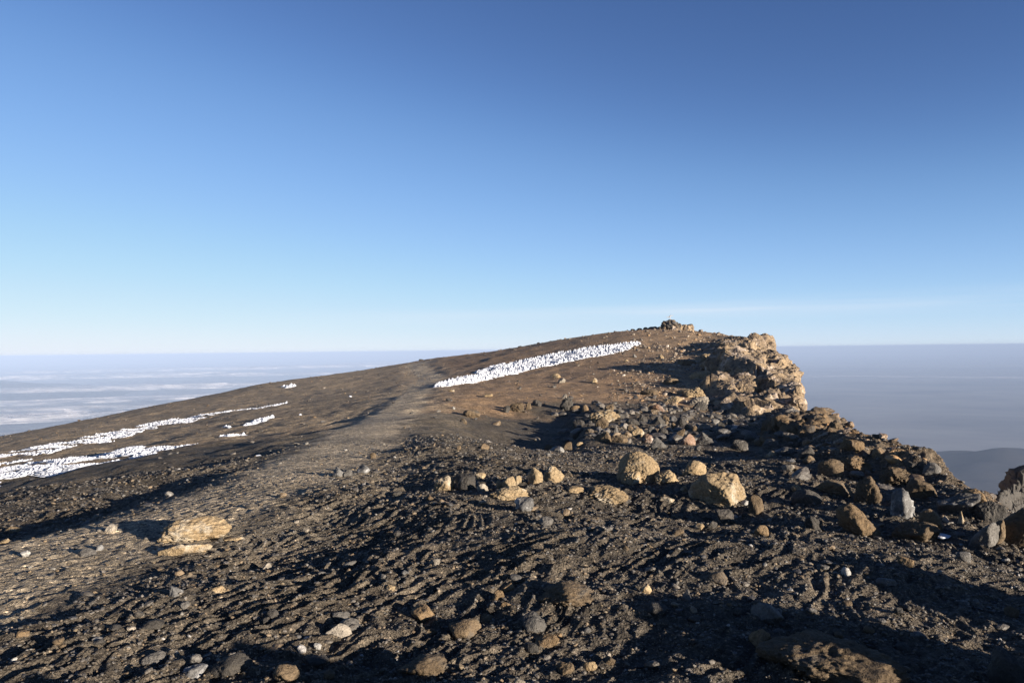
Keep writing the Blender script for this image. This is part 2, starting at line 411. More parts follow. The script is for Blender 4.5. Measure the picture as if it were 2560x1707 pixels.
fm &= rf[Q[:,0]] < 112
fm &= rf[Q[:,0]] > 2.5
def sub(Qs):
    u_, inv = np.unique(Qs, return_inverse=True)
    return V[u_], inv.reshape(Qs.shape), tint[u_]
gm = ground_mat('volcanic_gravel')
v_, f_, t_ = sub(Q[~fm]); me = mesh_from('ground', v_, f_); set_smooth(me); set_tint(me, t_)
add('ground', me, gm, kind='structure')
v_, f_, t_ = sub(Q[fm]); me = mesh_from('path', v_, f_); set_smooth(me); set_tint(me, t_)
add('path', me, gm, kind='structure')
del V, Q, X, Y, Z, aa, rr, tint

def gz(x, y): return float(terrain(np.array([x]), np.array([y]))[0])

# ------------------------------------------------------------------ HAND-PLACED ROCKS  (x0, x1, ytop, ybase in source px)
_cache = {}
def put_rock(x0, x1, yt, yb, mat, kind, label, sink=0.45, depth=0.8, lean=0.0, group=None, name='rock', cat='rock', level=None, r_fix=None):
    cx = (x0+x1)/2
    a, r = hit_full(cx, yb)
    if r_fix: r = r_fix
    dist = r/math.cos(a)*math.cos(a)
    fwd = r*math.cos(a)
    w = (x1-x0)/FS*fwd; h = (yb-yt)/FS*fwd
    dep = max(w*depth, h*0.7)
    cr = r+dep*0.46
    x, y = cr*math.sin(a), cr*math.cos(a)
    zb = gz(r*math.sin(a), r*math.cos(a)); zt = gz(x, y)
    zb = min(zb, zt+0.25*h)
    # visible height must reach the top pixel
    _, st = az_s(cx, yt); top = st*cr
    hz = min(max(top-zb, h*0.6), h*1.2)
    full = hz*(1+sink)
    lev = level or (6 if w > 0.42 else 5 if w > 0.22 else (4 if w > 0.07 else 3))
    seed = int(x0*7+yb*13) % 9973
    Vr, F = rock_shape(lev, seed, kind)
    ang = -a + (seed % 100-50)/100*0.5
    Vr = Vr*np.array([w/2, dep/2, full/2])
    if lean: Vr[:,0] += Vr[:,2]*lean
    ca, sa = math.cos(ang), math.sin(ang)
    Vr = np.stack([Vr[:,0]*ca-Vr[:,1]*sa, Vr[:,0]*sa+Vr[:,1]*ca, Vr[:,2]], 1)
    me = mesh_from(name, Vr, F); set_smooth(me)
    o = add(name, me, M[mat])
    o.location = (x, y, zb+hz-full/2)
    o['label'] = label; o['category'] = cat
    if group: o['group'] = group
    return o
ROCKS = [
# middle distance boulders
(1541,1654,1126,1208,'tan','round','large domed tan boulder, rounded top, left of the big angular tan boulder'),
(1636,1702,1176,1212,'tan','crust','low tan rock ridge trailing right from the domed boulder'),
(1552,1604,1176,1214,'tan','crust','small tan lump at the front foot of the domed boulder'),
(1699,1719,1213,1229,'tan','facet','small tan stone in the shadow between the two big tan boulders'),
(1706,1766,1149,1189,'tan','facet','tan triangular rock with rounded tip behind the big angular tan boulder'),
(1719,1867,1182,1263,'tan','facet','largest tan angular boulder with its left side in black shadow'),
(1646,1690,1241,1260,'tan','slab','flat-topped tan stone in the shadow in front of the big angular boulder'),
(1851,1872,1250,1265,'white','round','small smooth pale stone at the right foot of the big angular boulder'),
(1787,1836,1272,1308,'dark','facet','dark lava rock just below the big angular tan boulder'),
(1871,1910,1236,1287,'brown','crust','brown craggy rock right of the big angular tan boulder'),
(1852,1874,1281,1293,'dark','facet','small dark wedge of stone between dark lava rock and brown craggy rock'),
(1736,1767,1308,1325,'tan','facet','small light tan stone on gravel below the dark lava rock'),
(1767,1794,1302,1320,'dark','round','small dark stone touching the light tan stone below the boulders'),
(1886,1922,1312,1337,'ochre','crust','ochre knobbly stone on gravel right of centre, below the brown craggy rock'),
(1458,1578,1214,1259,'tan','crust','wide low tan outcrop on gravel left of the big tan boulders'),
(1082,1137,1189,1230,'tan','crust','tan tooth-shaped rock standing in black shadow, leftmost of the tan boulder row'),
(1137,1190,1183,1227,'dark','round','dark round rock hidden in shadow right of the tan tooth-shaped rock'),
(1188,1214,1181,1196,'tan','slab','small tan slab behind the dark round rock in shadow'),
(1192,1222,1207,1228,'pale','facet','small pale grey angular rock between tooth-shaped rock and tan cluster'),
(1256,1292,1190,1223,'tan','crust','pointed tan lump at the left of the tan cluster in mid ground'),
(1279,1306,1188,1214,'tan','round','rounded tan knob next to the pointed tan lump'),
(1240,1258,1200,1220,'tan','crust','smallest tan knob of the cluster, at its left end'),
(1216,1325,1215,1252,'tan','crust','low crumbling tan mound in front of the tan cluster'),
(1318,1358,1167,1211,'tan','crust','left half of the split tan boulder'),
(1356,1412,1162,1206,'tan','crust','right half of the split tan boulder, knobbly on top'),
(1287,1334,1242,1278,'ash','crust','ash grey whitish rock on gravel below the low tan mound'),
(1348,1385,1291,1316,'grey','round','smooth rounded grey-brown stone below and right of the ash grey rock'),
(1415,1461,1215,1234,'tan','crust','small tan stone left of the wide low tan outcrop'),
(1198,1224,1108,1123,'brown','facet','small brown stone on gravel above the tan tooth-shaped rock'),
(1141,1153,1113,1125,'brown','facet','tiny brown stone left of the small brown stone above the boulder row'),
(830,859,1167,1192,'ash','facet','light grey stone, left one of a pair beside the path'),
(857,882,1172,1190,'grey','slab','low brown-grey stone wedged between the pair of light grey stones'),
(888,926,1159,1182,'ash','facet','light grey stone, right one of a pair beside the path'),
(925,941,1131,1146,'brown','facet','small tan wedge stone above the pair of light grey stones'),
# boulder field in the middle right
(1471,1552,1024,1056,'tan','crust','long light tan slab on top of the rocky field'),
(1489,1523,1044,1071,'brown','facet','brown block under the long light tan slab'),
(1425,1450,1013,1032,'ochre','round','ochre rock left of the long tan slab, beside a dark rock'),
(1455,1473,1011,1029,'ochre','round','small ochre rock just above left end of the long tan slab'),
(1399,1434,992,1028,'dark','crust','tall dark craggy rock at upper left edge of rocky field'),
(1512,1541,1010,1028,'brown','facet','brown rock above right end of the long tan slab'),
(1404,1418,984,998,'pale','round','small pale round stone on top of the dark craggy rock edge'),
(1622,1662,1009,1030,'red','crust','reddish white streaked rock below the sandy slope'),
(1595,1619,1034,1056,'dark','facet','dark upright rock right of the long tan slab'),
(1632,1663,1040,1060,'dark','slab','dark slab left of the dark round rock in rocky field'),
(1656,1675,1038,1054,'brown','facet','small brown rock behind the dark slab'),
(1577,1611,1069,1092,'tan','crust','bright yellow tan rock in the middle of rocky field'),
(1602,1635,1084,1108,'red','crust','pinkish brown broken rock just below the bright yellow tan rock'),
(1618,1643,1063,1091,'grey','facet','grey upright rock right of the bright yellow tan rock'),
(1624,1667,1091,1121,'grey','round','round grey-brown boulder at front edge of the rocky field'),
(1668,1690,1094,1111,'grey','round','small grey round stone right of the round grey-brown boulder'),
(1693,1739,1083,1112,'red','facet','reddish brown rock at front edge of the rocky field'),
(1677,1694,1055,1078,'brown','facet','brown upright stone above the reddish brown rock'),
(1688,1709,1071,1096,'brown','facet','brown stone leaning over the reddish brown rock'),
(1738,1786,1079,1112,'grey','point','grey peaked rock with pale tip, right of the reddish brown rock'),
(1642,1670,1069,1094,'dark','facet','dark block between grey upright rock and brown stones'),
(1689,1718,1043,1064,'dark','round','dark round rock at the back of the rocky field'),
(1729,1746,1063,1078,'ochre','round','small round ochre stone above the grey peaked rock'),
(1710,1728,1060,1076,'brown','round','small brown stone left of the round ochre stone'),
(1485,1530,1077,1104,'brown','slab','brown bench-shaped slab with black shadow beneath'),
(1526,1571,1087,1106,'brown','slab','brown flat slab right of the bench-shaped slab'),
(1532,1546,1064,1085,'grey','point','narrow grey upright stone between slab and bright tan rock'),
(1567,1585,1063,1079,'brown','facet','small brown rock left above the bright yellow tan rock'),
(1561,1600,1046,1065,'dark','facet','dark rock behind the small brown rock in rocky field'),
(1460,1490,1071,1083,'brown','slab','thin brown slab left of the bench-shaped slab'),
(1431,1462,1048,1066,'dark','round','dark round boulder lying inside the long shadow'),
(1358,1384,1070,1093,'brown','crust','brown stone alone in the long shadow'),
(1404,1430,1094,1114,'brown','facet','small brown pyramid stone near the lower edge of the long shadow'),
(1397,1411,1109,1120,'white','facet','small white chip beside the brown pyramid stone'),
(1439,1459,1104,1117,'tan','facet','small tan stone right of the brown pyramid stone'),
(1790,1832,1071,1094,'grey','facet','grey angular rock on the right of rocky field'),
(1794,1816,1052,1069,'dark','facet','dark rock at right of rocky field with a small white chip near it'),
(1818,1836,1046,1066,'dark','round','black rounded rock right of the dark rock in rocky field'),
(1830,1844,1062,1069,'white','facet','white chip below the black rounded rock'),
(1858,1902,1078,1107,'grey','facet','grey sloping rock at the right end of the rocky field'),
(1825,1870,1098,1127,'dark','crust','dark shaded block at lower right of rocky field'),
(1730,1769,1003,1024,'dark','facet','dark rock under the foot of the cliff'),
(1738,1753,1112,1125,'grey','facet','small grey stone alone in front of rocky field'),
(1540,1562,1030,1046,'dark','facet','dark rock at the right end of long tan slab'),
(1157,1202,1023,1045,'brown','facet','brown rock at left end of the dark shadow band'),
(1150,1168,1045,1058,'brown','round','small brown stone below the brown rock at left end of shadow band'),
(1272,1312,1006,1030,'brown','crust','brown rock on the upper edge of shadow, between path and tall dark rock'),
(1330,1356,999,1016,'dark','facet','dark rock on the upper shadow edge, left of tall dark rock'),
(1258,1276,1014,1032,'dark','facet','dark small rock at left side of the brown rock on the shadow edge'),
(1313,1329,1005,1023,'brown','facet','upright brown stone right of brown rock on the shadow edge'),
# ledges where the sandy slope meets the cliff
(1690,1768,968,996,'tan','crust','wide tan ledge at the lower left foot of the cliff'),
(1655,1708,990,1010,'tan','facet','low tan ledge left of the cliff foot, just above the dark rubble'),
(1722,1786,925,952,'tan','crust','tan ledge stepping out of the slope left of the cliff'),
(1655,1700,945,962,'brown','crust','brown ledge on the slope, left of the tan cliff ledges'),
(1715,1772,990,1016,'pale','crust','pale streaked block at the very foot of the cliff'),
(1735,1790,884,906,'tan','crust','upper tan ledge left of the middle of the cliff'),
(1690,1742,898,914,'brown','slab','thin brown ledge high on the slope left of the cliff'),
(1600,1646,972,988,'brown','facet','small brown ledge on the slope above the dark rubble'),
(1775,1830,1000,1026,'tan','facet','tan block under the middle of the cliff foot'),
# slope stones
(1381,1402,933,945,'tan','round','tan rounded stone below the right snow patch, upper one of two'),
(1395,1414,944,957,'pale','facet','pinkish pale stone below the right snow patch, lower one of two'),
(1479,1492,944,958,'tan','facet','small tan upright stone on the brown slope right of the two stones'),
(1582,1592,884,894,'grey','facet','small grey stone on brown slope below right tip of the snow patch'),
(1561,1571,898,905,'tan','round','small tan stone on brown slope left below the small grey stone'),
(1645,1660,887,897,'tan','round','tan stone with dark shadow high on the brown slope left of cliff'),
(1482,1494,945,956,'pale','facet','pale stone on brown slope beside the small tan upright stone'),
(1209,1232,984,992,'tan','slab','flat tan stone on the brown slope right of the path'),
(1121,1137,973,979,'tan','slab','thin flat tan stone just below left tip of the right snow patch'),
(1130,1138,1016,1023,'white','round','tiny white stone right of the path above the shadow band'),
# left foreground
(404,584,1290,1356,'tan','crust','large half-buried tan boulder with a flat face, left foreground'),
(397,470,1358,1390,'tan','slab','thin tan slab in front of the half-buried boulder, left piece'),
(455,532,1356,1382,'tan','slab','thin tan slab in front of the half-buried boulder, right piece'),
(558,614,1341,1354,'tan','crust','small tan stone right of the half-buried boulder'),
(262,292,1309,1330,'pale','round','pale pinkish stone on the light path left of the half-buried boulder'),
(230,253,1285,1296,'pale','slab','small pale flat stone behind the pale pinkish stone on the path'),
(11,52,1315,1332,'tan','slab','tan elongated stone near left edge, in shadow band'),
(0,23,1346,1358,'tan','slab','small tan stone at the very left edge below the elongated one'),
(52,76,1375,1393,'white','facet','small whitish stone on light gravel at the left edge'),
(196,241,1370,1392,'grey','facet','grey stone on the light gravel at left, casting a pointed shadow'),
(241,260,1361,1377,'ash','round','small light grey stone right of the grey stone at left'),
(423,458,1463,1492,'ash','facet','smooth light grey block in dark gravel, upper of two in left foreground'),
(450,476,1503,1527,'grey','facet','grey-brown stone just below the smooth light grey block'),
(354,411,1548,1579,'dark','crust','dark speckled lava stone in left foreground'),
(317,339,1565,1578,'pale','round','small pale stone left of the dark speckled lava stone'),
(40,72,1575,1596,'ochre','facet','orange-brown stone near the lower left edge'),
(525,628,1632,1690,'dark','crust','big dark brown cracked lava rock in lower left foreground'),
(474,505,1634,1658,'grey','facet','grey angular stone left above the big cracked lava rock'),
(452,522,1662,1697,'ash','crust','shiny grey-white rock at the lower left, beside the cracked lava rock'),
(530,570,1463,1484,'tan','slab','tan flat double-lobed stone left of centre foreground'),
(28,44,1642,1654,'white','round','small white stone in lower left corner'),
(355,415,1630,1664,'grey','crust','rough grey stone left of the big cracked lava rock'),
(682,752,1661,1707,'brown','crust','rough brown boulder cut by the bottom edge, left of centre'),
(829,875,1526,1554,'grey','facet','grey angular rock, upper one of three touching rocks left of centre'),
(812,880,1555,1593,'pale','slab','pale grey slab, lower one of three touching rocks left of centre'),
(846,903,1545,1577,'grey','crust','rough grey rock, right one of three touching rocks left of centre'),
(766,822,1639,1671,'dark','crust','rough dark stone below the three touching rocks'),
(784,804,1607,1625,'white','facet','small white stone above the rough dark stone'),
(809,838,1671,1700,'brown','facet','brown stone near bottom edge left of the large brown flat rock'),
(654,681,1406,1424,'pale','facet','small pale stone on gravel above centre left foreground'),
(734,748,1301,1311,'pale','round','tiny pale stone on gravel, upper one of two right of the path'),
(755,774,1319,1329,'pale','slab','tiny pale flat stone, lower one of two right of the path'),
# centre foreground
(1027,1087,1511,1561,'ochre','facet','orange-tan angular rock standing in black shadow, centre foreground'),
(990,1120,1641,1697,'brown','crust','large brown flat rock near the bottom edge, centre'),
(1072,1100,1396,1413,'pale','facet','pale chunky stone at the top edge of central shadow'),
(1003,1024,1425,1435,'ash','facet','small bluish grey stone inside the central shadow'),
(1122,1206,1551,1596,'brown','facet','brown angular rock right of the orange-tan rock'),
(1188,1240,1534,1561,'brown','slab','brown slab behind the brown angular rock in centre foreground'),
(1040,1103,1571,1589,'brown','slab','low brown slab below the orange-tan angular rock'),
(1230,1262,1474,1502,'ochre','facet','orange stone in the black shadow at centre, left piece'),
(1252,1289,1457,1480,'ochre','slab','orange thin stone in the black shadow at centre, right piece'),
(1249,1281,1503,1520,'ochre','facet','small orange stone below the two orange stones at centre'),
(1343,1510,1460,1528,'brown','crust','wide crusty brown rock in the gravel, centre right foreground'),
(1306,1368,1531,1582,'grey','crust','jagged grey-brown rock left below the wide crusty brown rock'),
(1333,1400,1585,1622,'ochre','crust','orange-brown lump below the jagged grey-brown rock'),
(1382,1406,1582,1598,'ochre','facet','small orange stone at the right of the orange-brown lump'),
(1458,1495,1650,1678,'tan','facet','tan block near bottom edge inside dark shadow'),
(1392,1436,1656,1688,'brown','crust','brown rough stone near bottom edge left of the tan block'),
(1285,1314,1694,1712,'pale','round','pale round stone cut by the bottom edge at centre'),
(1514,1527,1632,1645,'pale','round','small pale pebble beside the large dark shadow at bottom'),
(1601,1630,1461,1485,'tan','round','small tan double-bump stone right of the wide crusty brown rock'),
(1704,1730,1471,1503,'grey','point','narrow grey upright stone right of the double-bump stone'),
(1603,1672,1506,1543,'dark','facet','dark grey rock with lit left edge, below the double-bump stone'),
(1772,1826,1430,1465,'brown','facet','brown blocky rock with long shadow to its left, right foreground'),
(965,990,1461,1476,'tan','facet','small tan cube-like stone above the orange-tan angular rock'),
# right foreground
(1878,1960,1507,1555,'grey','slab','grey rock with tan end above the broad shadow, right foreground'),
(1873,1927,1570,1618,'ochre','crust','ochre rough rock at the tip of the broad shadow'),
(1885,2260,1604,1730,'brown','crust','broad brown bedrock hump cut by bottom edge, right foreground'),
(2104,2129,1417,1443,'white','facet','bright white stone on the gravel at right'),
(2182,2240,1442,1471,'grey','round','low grey stone right below the bright white stone'),
(2242,2284,1391,1412,'ochre','slab','flat tan stone on gravel below the rim rocks'),
(2504,2524,1394,1405,'white','slab','small yellow-white chip near right edge'),
(2512,2546,1515,1543,'brown','facet','brown stone near the right edge, below the white chip'),
(2474,2575,1622,1720,'dark','crust','dark craggy rock in the lower right corner'),
# rim rocks
(2089,2199,1258,1340,'ochre','facet','big orange-brown angular boulder at the foot of the rim'),
(2228,2286,1218,1297,'ash','crust','whitish grey jagged rock standing upright among rim rocks'),
(2234,2347,1302,1355,'brown','crust','low brown rock in front of the rim, right of the orange-brown boulder'),
(2296,2354,1271,1333,'ochre','facet','brown upright rock behind the low brown rim rock'),
(2434,2492,1300,1368,'grey','facet','grey streaked leaning slab at the right edge of rim'),
(2462,2510,1296,1364,'brown','facet','brown rock with holes just right of the grey leaning slab'),
(2496,2590,1266,1366,'brown','facet','large brown rock cut by the right edge beside the leaning slab'),
(2345,2446,1230,1290,'grey','facet','large grey-brown sloping rock on the right rim'),
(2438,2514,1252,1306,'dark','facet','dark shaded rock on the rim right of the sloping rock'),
(2040,2128,1198,1240,'brown','facet','brown overhanging rock with black shadow underneath, right rim'),
(2136,2204,1190,1262,'brown','crust','dark brown block between overhanging rock and whitish jagged rock'),
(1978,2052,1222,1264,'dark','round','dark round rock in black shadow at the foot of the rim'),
(1998,2036,1114,1146,'dark','round','dark round rock on the rim slope above the gravel edge'),
(2008,2036,1138,1160,'brown','round','brown stone in front of the dark round rim rock'),
(2045,2108,1146,1190,'brown','slab','long brown slab lying on the rim slope'),
(2260,2305,1150,1172,'dark','facet','brown rock on the skyline of the rim, left one of two'),
(2305,2352,1155,1190,'grey','facet','grey rock on the skyline of the rim, right one of two'),
(2073,2107,1055,1071,'brown','crust','small brown crag on the rim skyline nearer the cliff'),
(2408,2468,1220,1260,'ochre','crust','ochre crag on the rim skyline near the right edge'),
(2012,2056,1288,1323,'dark','crust','dark rough stone left of the big orange-brown boulder'),
(1978,2004,1212,1228,'tan','round','light tan stone above the dark round rock in shadow'),
(2354,2374,1288,1306,'pale','point','small sharp pale stone between rim rocks'),
(2393,2412,1276,1310,'tan','point','narrow tan shard between rim rocks, right of the sharp pale stone'),
(2180,2215,1118,1142,'ochre','crust','ochre crag on the rim slope below the skyline'),
(2100,2160,1098,1130,'ochre','crust','wide ochre rock in the middle of rim slope'),
(2095,2180,1140,1180,'ochre','crust','broad orange-tinted rock face low on rim slope'),
(2200,2290,1165,1215,'brown','crust','broad brown rock face under the two skyline rocks'),
(2270,2340,1195,1250,'brown','facet','brown block right above the whitish jagged rock'),
(1905,1950,1095,1120,'grey','crust','grey rock where gravel meets the rim slope'),
(1938,1985,1118,1140,'grey','facet','flat grey stone beside a white chip at the gravel edge'),
(1915,1940,1126,1142,'tan','facet','small tan stone on gravel left of the flat grey stone'),
(1962,1990,1146,1156,'white','slab','white chip on the gravel in front of the rim'),
(1954,1990,1160,1176,'pale','slab','pale flat stone on gravel in front of the rim slope'),
]
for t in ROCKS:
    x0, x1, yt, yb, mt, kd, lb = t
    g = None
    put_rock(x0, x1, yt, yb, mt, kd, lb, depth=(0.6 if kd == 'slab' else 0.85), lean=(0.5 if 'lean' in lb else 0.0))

# rocks added out of view to throw the long shadows that cross the foreground
def shadow_rock(x, y, w, d, h, mat, kind, label, seed):
    Vr, F = rock_shape(5, seed, kind)
    Vr = Vr*np.array([w/2, d/2, h*0.65])
    me = mesh_from('boulder', Vr, F); set_smooth(me)
    o = add('boulder', me, M[mat]); z = gz(x, y)
    o.location = (x, y, z+h*0.35); o.rotation_euler = (0, 0, seed*0.7); o['label'] = label; o['category'] = 'boulder'
for x, y, w, d, h, mt, kd, lb, sd in (
  (3.2, 3.1, .9, .7, .50, 'brown','crust','unseen brown boulder beside the viewer, just right of the frame', 501),
  (4.6, 3.6, 1.0, .9, .5, 'dark','facet','unseen tall dark boulder right of the frame behind the brown one', 502),
  (1.5, 2.2, .85, .6, .55, 'grey','facet','unseen grey boulder added beside the viewer to darken the foreground', 504),
  (-.15, 2.15, .7, .5, .44, 'dark','crust','unseen low dark boulder added under the frame to shade the foreground', 506),
  (-1.3, 2.2, .6, .45, .42, 'brown','facet','unseen low brown boulder added left below the frame to shade the foreground', 507),
  ):
    shadow_rock(x, y, w, d, h, mt, kd, lb, sd)

# ------------------------------------------------------------------ small individual stones in the foreground
arche = []
for k in range(14):
    Vr, F = rock_shape(3, 900+k, ('facet','crust','round','slab')[k % 4])
    arche.append((Vr, F))
arch_me = {}
def arch_mesh(k, mt):
    if (k, mt) not in arch_me:
        me = mesh_from('stone', arche[k][0], arche[k][1]); set_smooth(me); me.materials.append(M[mt]); arch_me[(k, mt)] = me
    return arch_me[(k, mt)]
colw = {'brown':'brown','ochre':'orange-brown','grey':'grey','dark':'dark','pale':'pale','tan':'tan','white':'white'}
def region(xp, yp):
    h = 'left' if xp < 850 else ('right' if xp > 1720 else 'middle')
    return {'left':'left foreground','middle':'middle foreground','right':'right foreground'}[h] if yp > 1330 else \
           {'left':'gravel left of the path','middle':'gravel around the tan boulders','right':'gravel below the right rim'}[h]
mats_ = ['brown','dark','grey','dark','brown','brown','dark','ochre','brown','grey','dark','dark']
cnt = 0
while cnt < 85:
    xp = rng.uniform(0, 2560); t_ = rng.uniform(0, 1)
    yp = 1180+ (1700-1180)*t_**0.6
    a, r = hit_full(xp, yp)
    x, y = r*math.sin(a), r*math.cos(a)
    if float(path_dist(np.array([x]), np.array([y]))[0][0]) < 0.9 and rng.uniform() < .8: continue
    if noise2(np.array([x*.8]), np.array([y*.8]), 44)[0] < -0.1 and rng.uniform() < .7: continue
    s = (0.014+0.028*rng.uniform()**2.2)*(r/5)**0.5
    mt = mats_[rng.integers(len(mats_))]; k = int(rng.integers(14))
    o = bpy.data.objects.new('stone', arch_mesh(k, mt)); C.objects.link(o)
    el = rng.uniform(.8, 1.5)
    o.scale = (s*el, s*rng.uniform(.8,1.2), s*rng.uniform(.5,.9)); o.rotation_euler = (rng.uniform(-.2,.2), rng.uniform(-.2,.2), rng.uniform(0, 6.28))
    o.location = (x, y, gz(x, y)+s*0.25)
    big = 'fist-sized' if s > 0.028 else 'small'
    o['label'] = f"{big} {colw[mt]} stone scattered on the {region(xp, yp)}" if 'gravel' in region(xp, yp) else f"{big} {colw[mt]} stone lying in the {region(xp, yp)} gravel"
    o['category'] = 'stone'; o['group'] = f"{big} {colw[mt]} stones on the {region(xp, yp)}"
    cnt += 1

# ------------------------------------------------------------------ stuff: gravel and rubble (one mesh each)
def scatter(name, xs, ys, sizes, level, cols, flat=.65, sink=.3, mat=None, label=None, narch=10, seed0=300, sz_el=(.8,1.5)):
    N = len(xs); zs = terrain(xs, ys)
    g = np.random.default_rng(seed0)
    ar = [rock_shape(level, seed0+i, ('facet','crust')[i % 2]) for i in range(narch)]
    F0 = ar[0][1]; nv = len(ar[0][0])
    AV = np.stack([a_[0] for a_ in ar])
    pick = g.integers(0, narch, N); Vn = AV[pick]*sizes[:,None,None]
    Vn = Vn*np.stack([g.uniform(*sz_el, N), g.uniform(.7,1.2,N), g.uniform(flat*.7, flat*1.3, N)], 1)[:,None,:]
    an = g.uniform(0, 6.283, N); ca, sa = np.cos(an)[:,None], np.sin(an)[:,None]
    tx = g.uniform(-.35, .35, N)[:,None]
    x1_ = Vn[:,:,0]*ca-Vn[:,:,1]*sa; y1_ = Vn[:,:,0]*sa+Vn[:,:,1]*ca; z1_ = Vn[:,:,2]+tx*Vn[:,:,0]
    Vn = np.stack([x1_+xs[:,None], y1_+ys[:,None], z1_+zs[:,None]+(sizes*flat*(1-2*sink))[:,None]], -1).reshape(-1,3)
    Fn = (F0[None]+(np.arange(N)*nv)[:,None,None]).reshape(-1,3)
    me = mesh_from(name, Vn, Fn); set_smooth(me, False); set_tint(me, np.repeat(cols, nv, axis=0))
    return add(name, me, mat, kind='stuff', label=label)
def pebble_mat():
    m, nt = new_mat('pebbles')
    at = nd(nt, 'ShaderNodeAttribute', attribute_name='tint'); geo = nd(nt, 'ShaderNodeNewGeometry')
    n1 = noise_n(nt, geo.outputs['Position'], 60, 3, .7)
    c = mixc(nt, ramp(nt, n1, .35, .65), mixc(nt, 1.0, at.outputs['Color'], (.65,.65,.65), 'MULTIPLY'), mixc(nt, 1.0, at.outputs['Color'], (1.2,1.2,1.2), 'MULTIPLY'))
    finish(nt, c, 0.6, 0.5, bump(nt, n1, .8, .01)); return m
PM = pebble_mat()
pal = np.array([[.07,.06,.05],[.10,.085,.068],[.14,.12,.10],[.17,.12,.07],[.17,.155,.135],[.05,.045,.042],[.20,.15,.09],[.30,.28,.26]])*.72
palp = np.array([.25,.24,.15,.14,.06,.13,.02,.01])
def colours(N, g): return pal[g.choice(len(pal), N, p=palp)]*g.uniform(.8,1.25,N)[:,None]
# fine gravel near the viewer
N = 52000
rr_ = 3.0*np.exp(rng.uniform(0, 1, N)**0.85*math.log(16/3.0)); aa_ = np.radians(rng.uniform(-38, 38, N))
xs, ys = rr_*np.sin(aa_), rr_*np.cos(aa_)
d_, _, w_ = path_dist(xs, ys); keep = (d_ > w_*1.5) | (rng.uniform(0,1,N) < .2); xs, ys, rr_ = xs[keep], ys[keep], rr_[keep]; N = len(xs)
sz = (0.0035+0.0085*rng.uniform(0,1,N)**3)*(rr_/4.5)**0.7
scatter('gravel', xs, ys, sz, 1, colours(N, rng), .7, .25, PM, 'loose dark volcanic gravel covering the foreground', 16, 300)
# bigger loose stones
N = 1500
rr_ = 3.5*np.exp(rng.uniform(0, 1, N)*math.log(30/3.5)); aa_ = np.radians(rng.uniform(-38, 38, N))
xs, ys = rr_*np.sin(aa_), rr_*np.cos(aa_)
d_, _, w_ = path_dist(xs, ys); keep = (d_ > w_*.9) | (rng.uniform(0,1,N) < .15)
keep &= noise2(xs*.7, ys*.7, 45) > rng.uniform(-.7, .5, N)
xs, ys, rr_ = xs[keep], ys[keep], rr_[keep]; N = len(xs)
sz = (0.012+0.028*rng.uniform(0,1,N)**3)*(rr_/6)**0.5
scatter('small_stones', xs, ys, sz, 2, colours(N, rng), .6, .3, PM, 'small loose stones strewn over the dark gravel', 14, 340)
# rubble of the rocky field and the rim
N = 6800
rr_ = rng.uniform(10, 42, N); ad = rng.uniform(-8, 36, N); aa_ = np.radians(ad); xs, ys = rr_*np.sin(aa_), rr_*np.cos(aa_)
far, rim, rub = zones(xs, ys, rr_, aa_)
keep = rng.uniform(0,1,N) < np.clip(rim*.45+rub*.75, 0.01, 1)
xs, ys, rr_ = xs[keep], ys[keep], rr_[keep]; rimk = rim[keep]; N = len(xs)
sz = (0.03+0.15*rng.uniform(0,1,N)**3.2)*(rr_/26)**0.5
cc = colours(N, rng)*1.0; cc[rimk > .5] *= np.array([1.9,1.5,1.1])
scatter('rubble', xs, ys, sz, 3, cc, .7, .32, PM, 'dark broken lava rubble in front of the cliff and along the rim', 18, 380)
# stones on the brown slope and along the far crest
N = 6800
rr_ = rng.uniform(30, 100, N); ad = rng.uniform(-36, 17, N); ad[5000:] = rng.uniform(7, 16.5, 1800); rr_[5000:] = rng.uniform(36, 66, 1800); aa_ = np.radians(ad); xs, ys = rr_*np.sin(aa_), rr_*np.cos(aa_)
far, rim, rub = zones(xs, ys, rr_, aa_)
keep = (far > .5) & (noise2(xs/6, ys/6, 46)+sstep(0, 14, ad)*.5 > rng.uniform(-.5, .9, N))
xs, ys, rr_ = xs[keep], ys[keep], rr_[keep]; N = len(xs)
sz = (0.03+0.10*rng.uniform(0,1,N)**3.5+.10*sstep(6, 14, np.degrees(np.arctan2(xs,ys)))*rng.uniform(0,1,N)**3)*(rr_/60)**0.5
lf_ = sstep(-4, 6, np.degrees(np.arctan2(xs, ys))); cc = colours(N, rng)*(np.array([1.1,1.0,.9])*(.8+.35*lf_+.8*sstep(7, 12, np.degrees(np.arctan2(xs, ys))))[:,None]); sz = sz*(.65+.35*lf_)  # stones beside the cliff made paler, to brighten the shaded slope there
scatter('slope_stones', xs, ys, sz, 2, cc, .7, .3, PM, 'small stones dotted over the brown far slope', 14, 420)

def in_poly(px, py, poly):
    inside = np.zeros(px.shape, bool); j = len(poly)-1
    for i in range(len(poly)):
        xi, yi = poly[i]; xj, yj = poly[j]
        c = ((yi > py) != (yj > py)) & (px < (xj-xi)*(py-yi)/(yj-yi+1e-12)+xi)
        inside ^= c; j = i
    return inside
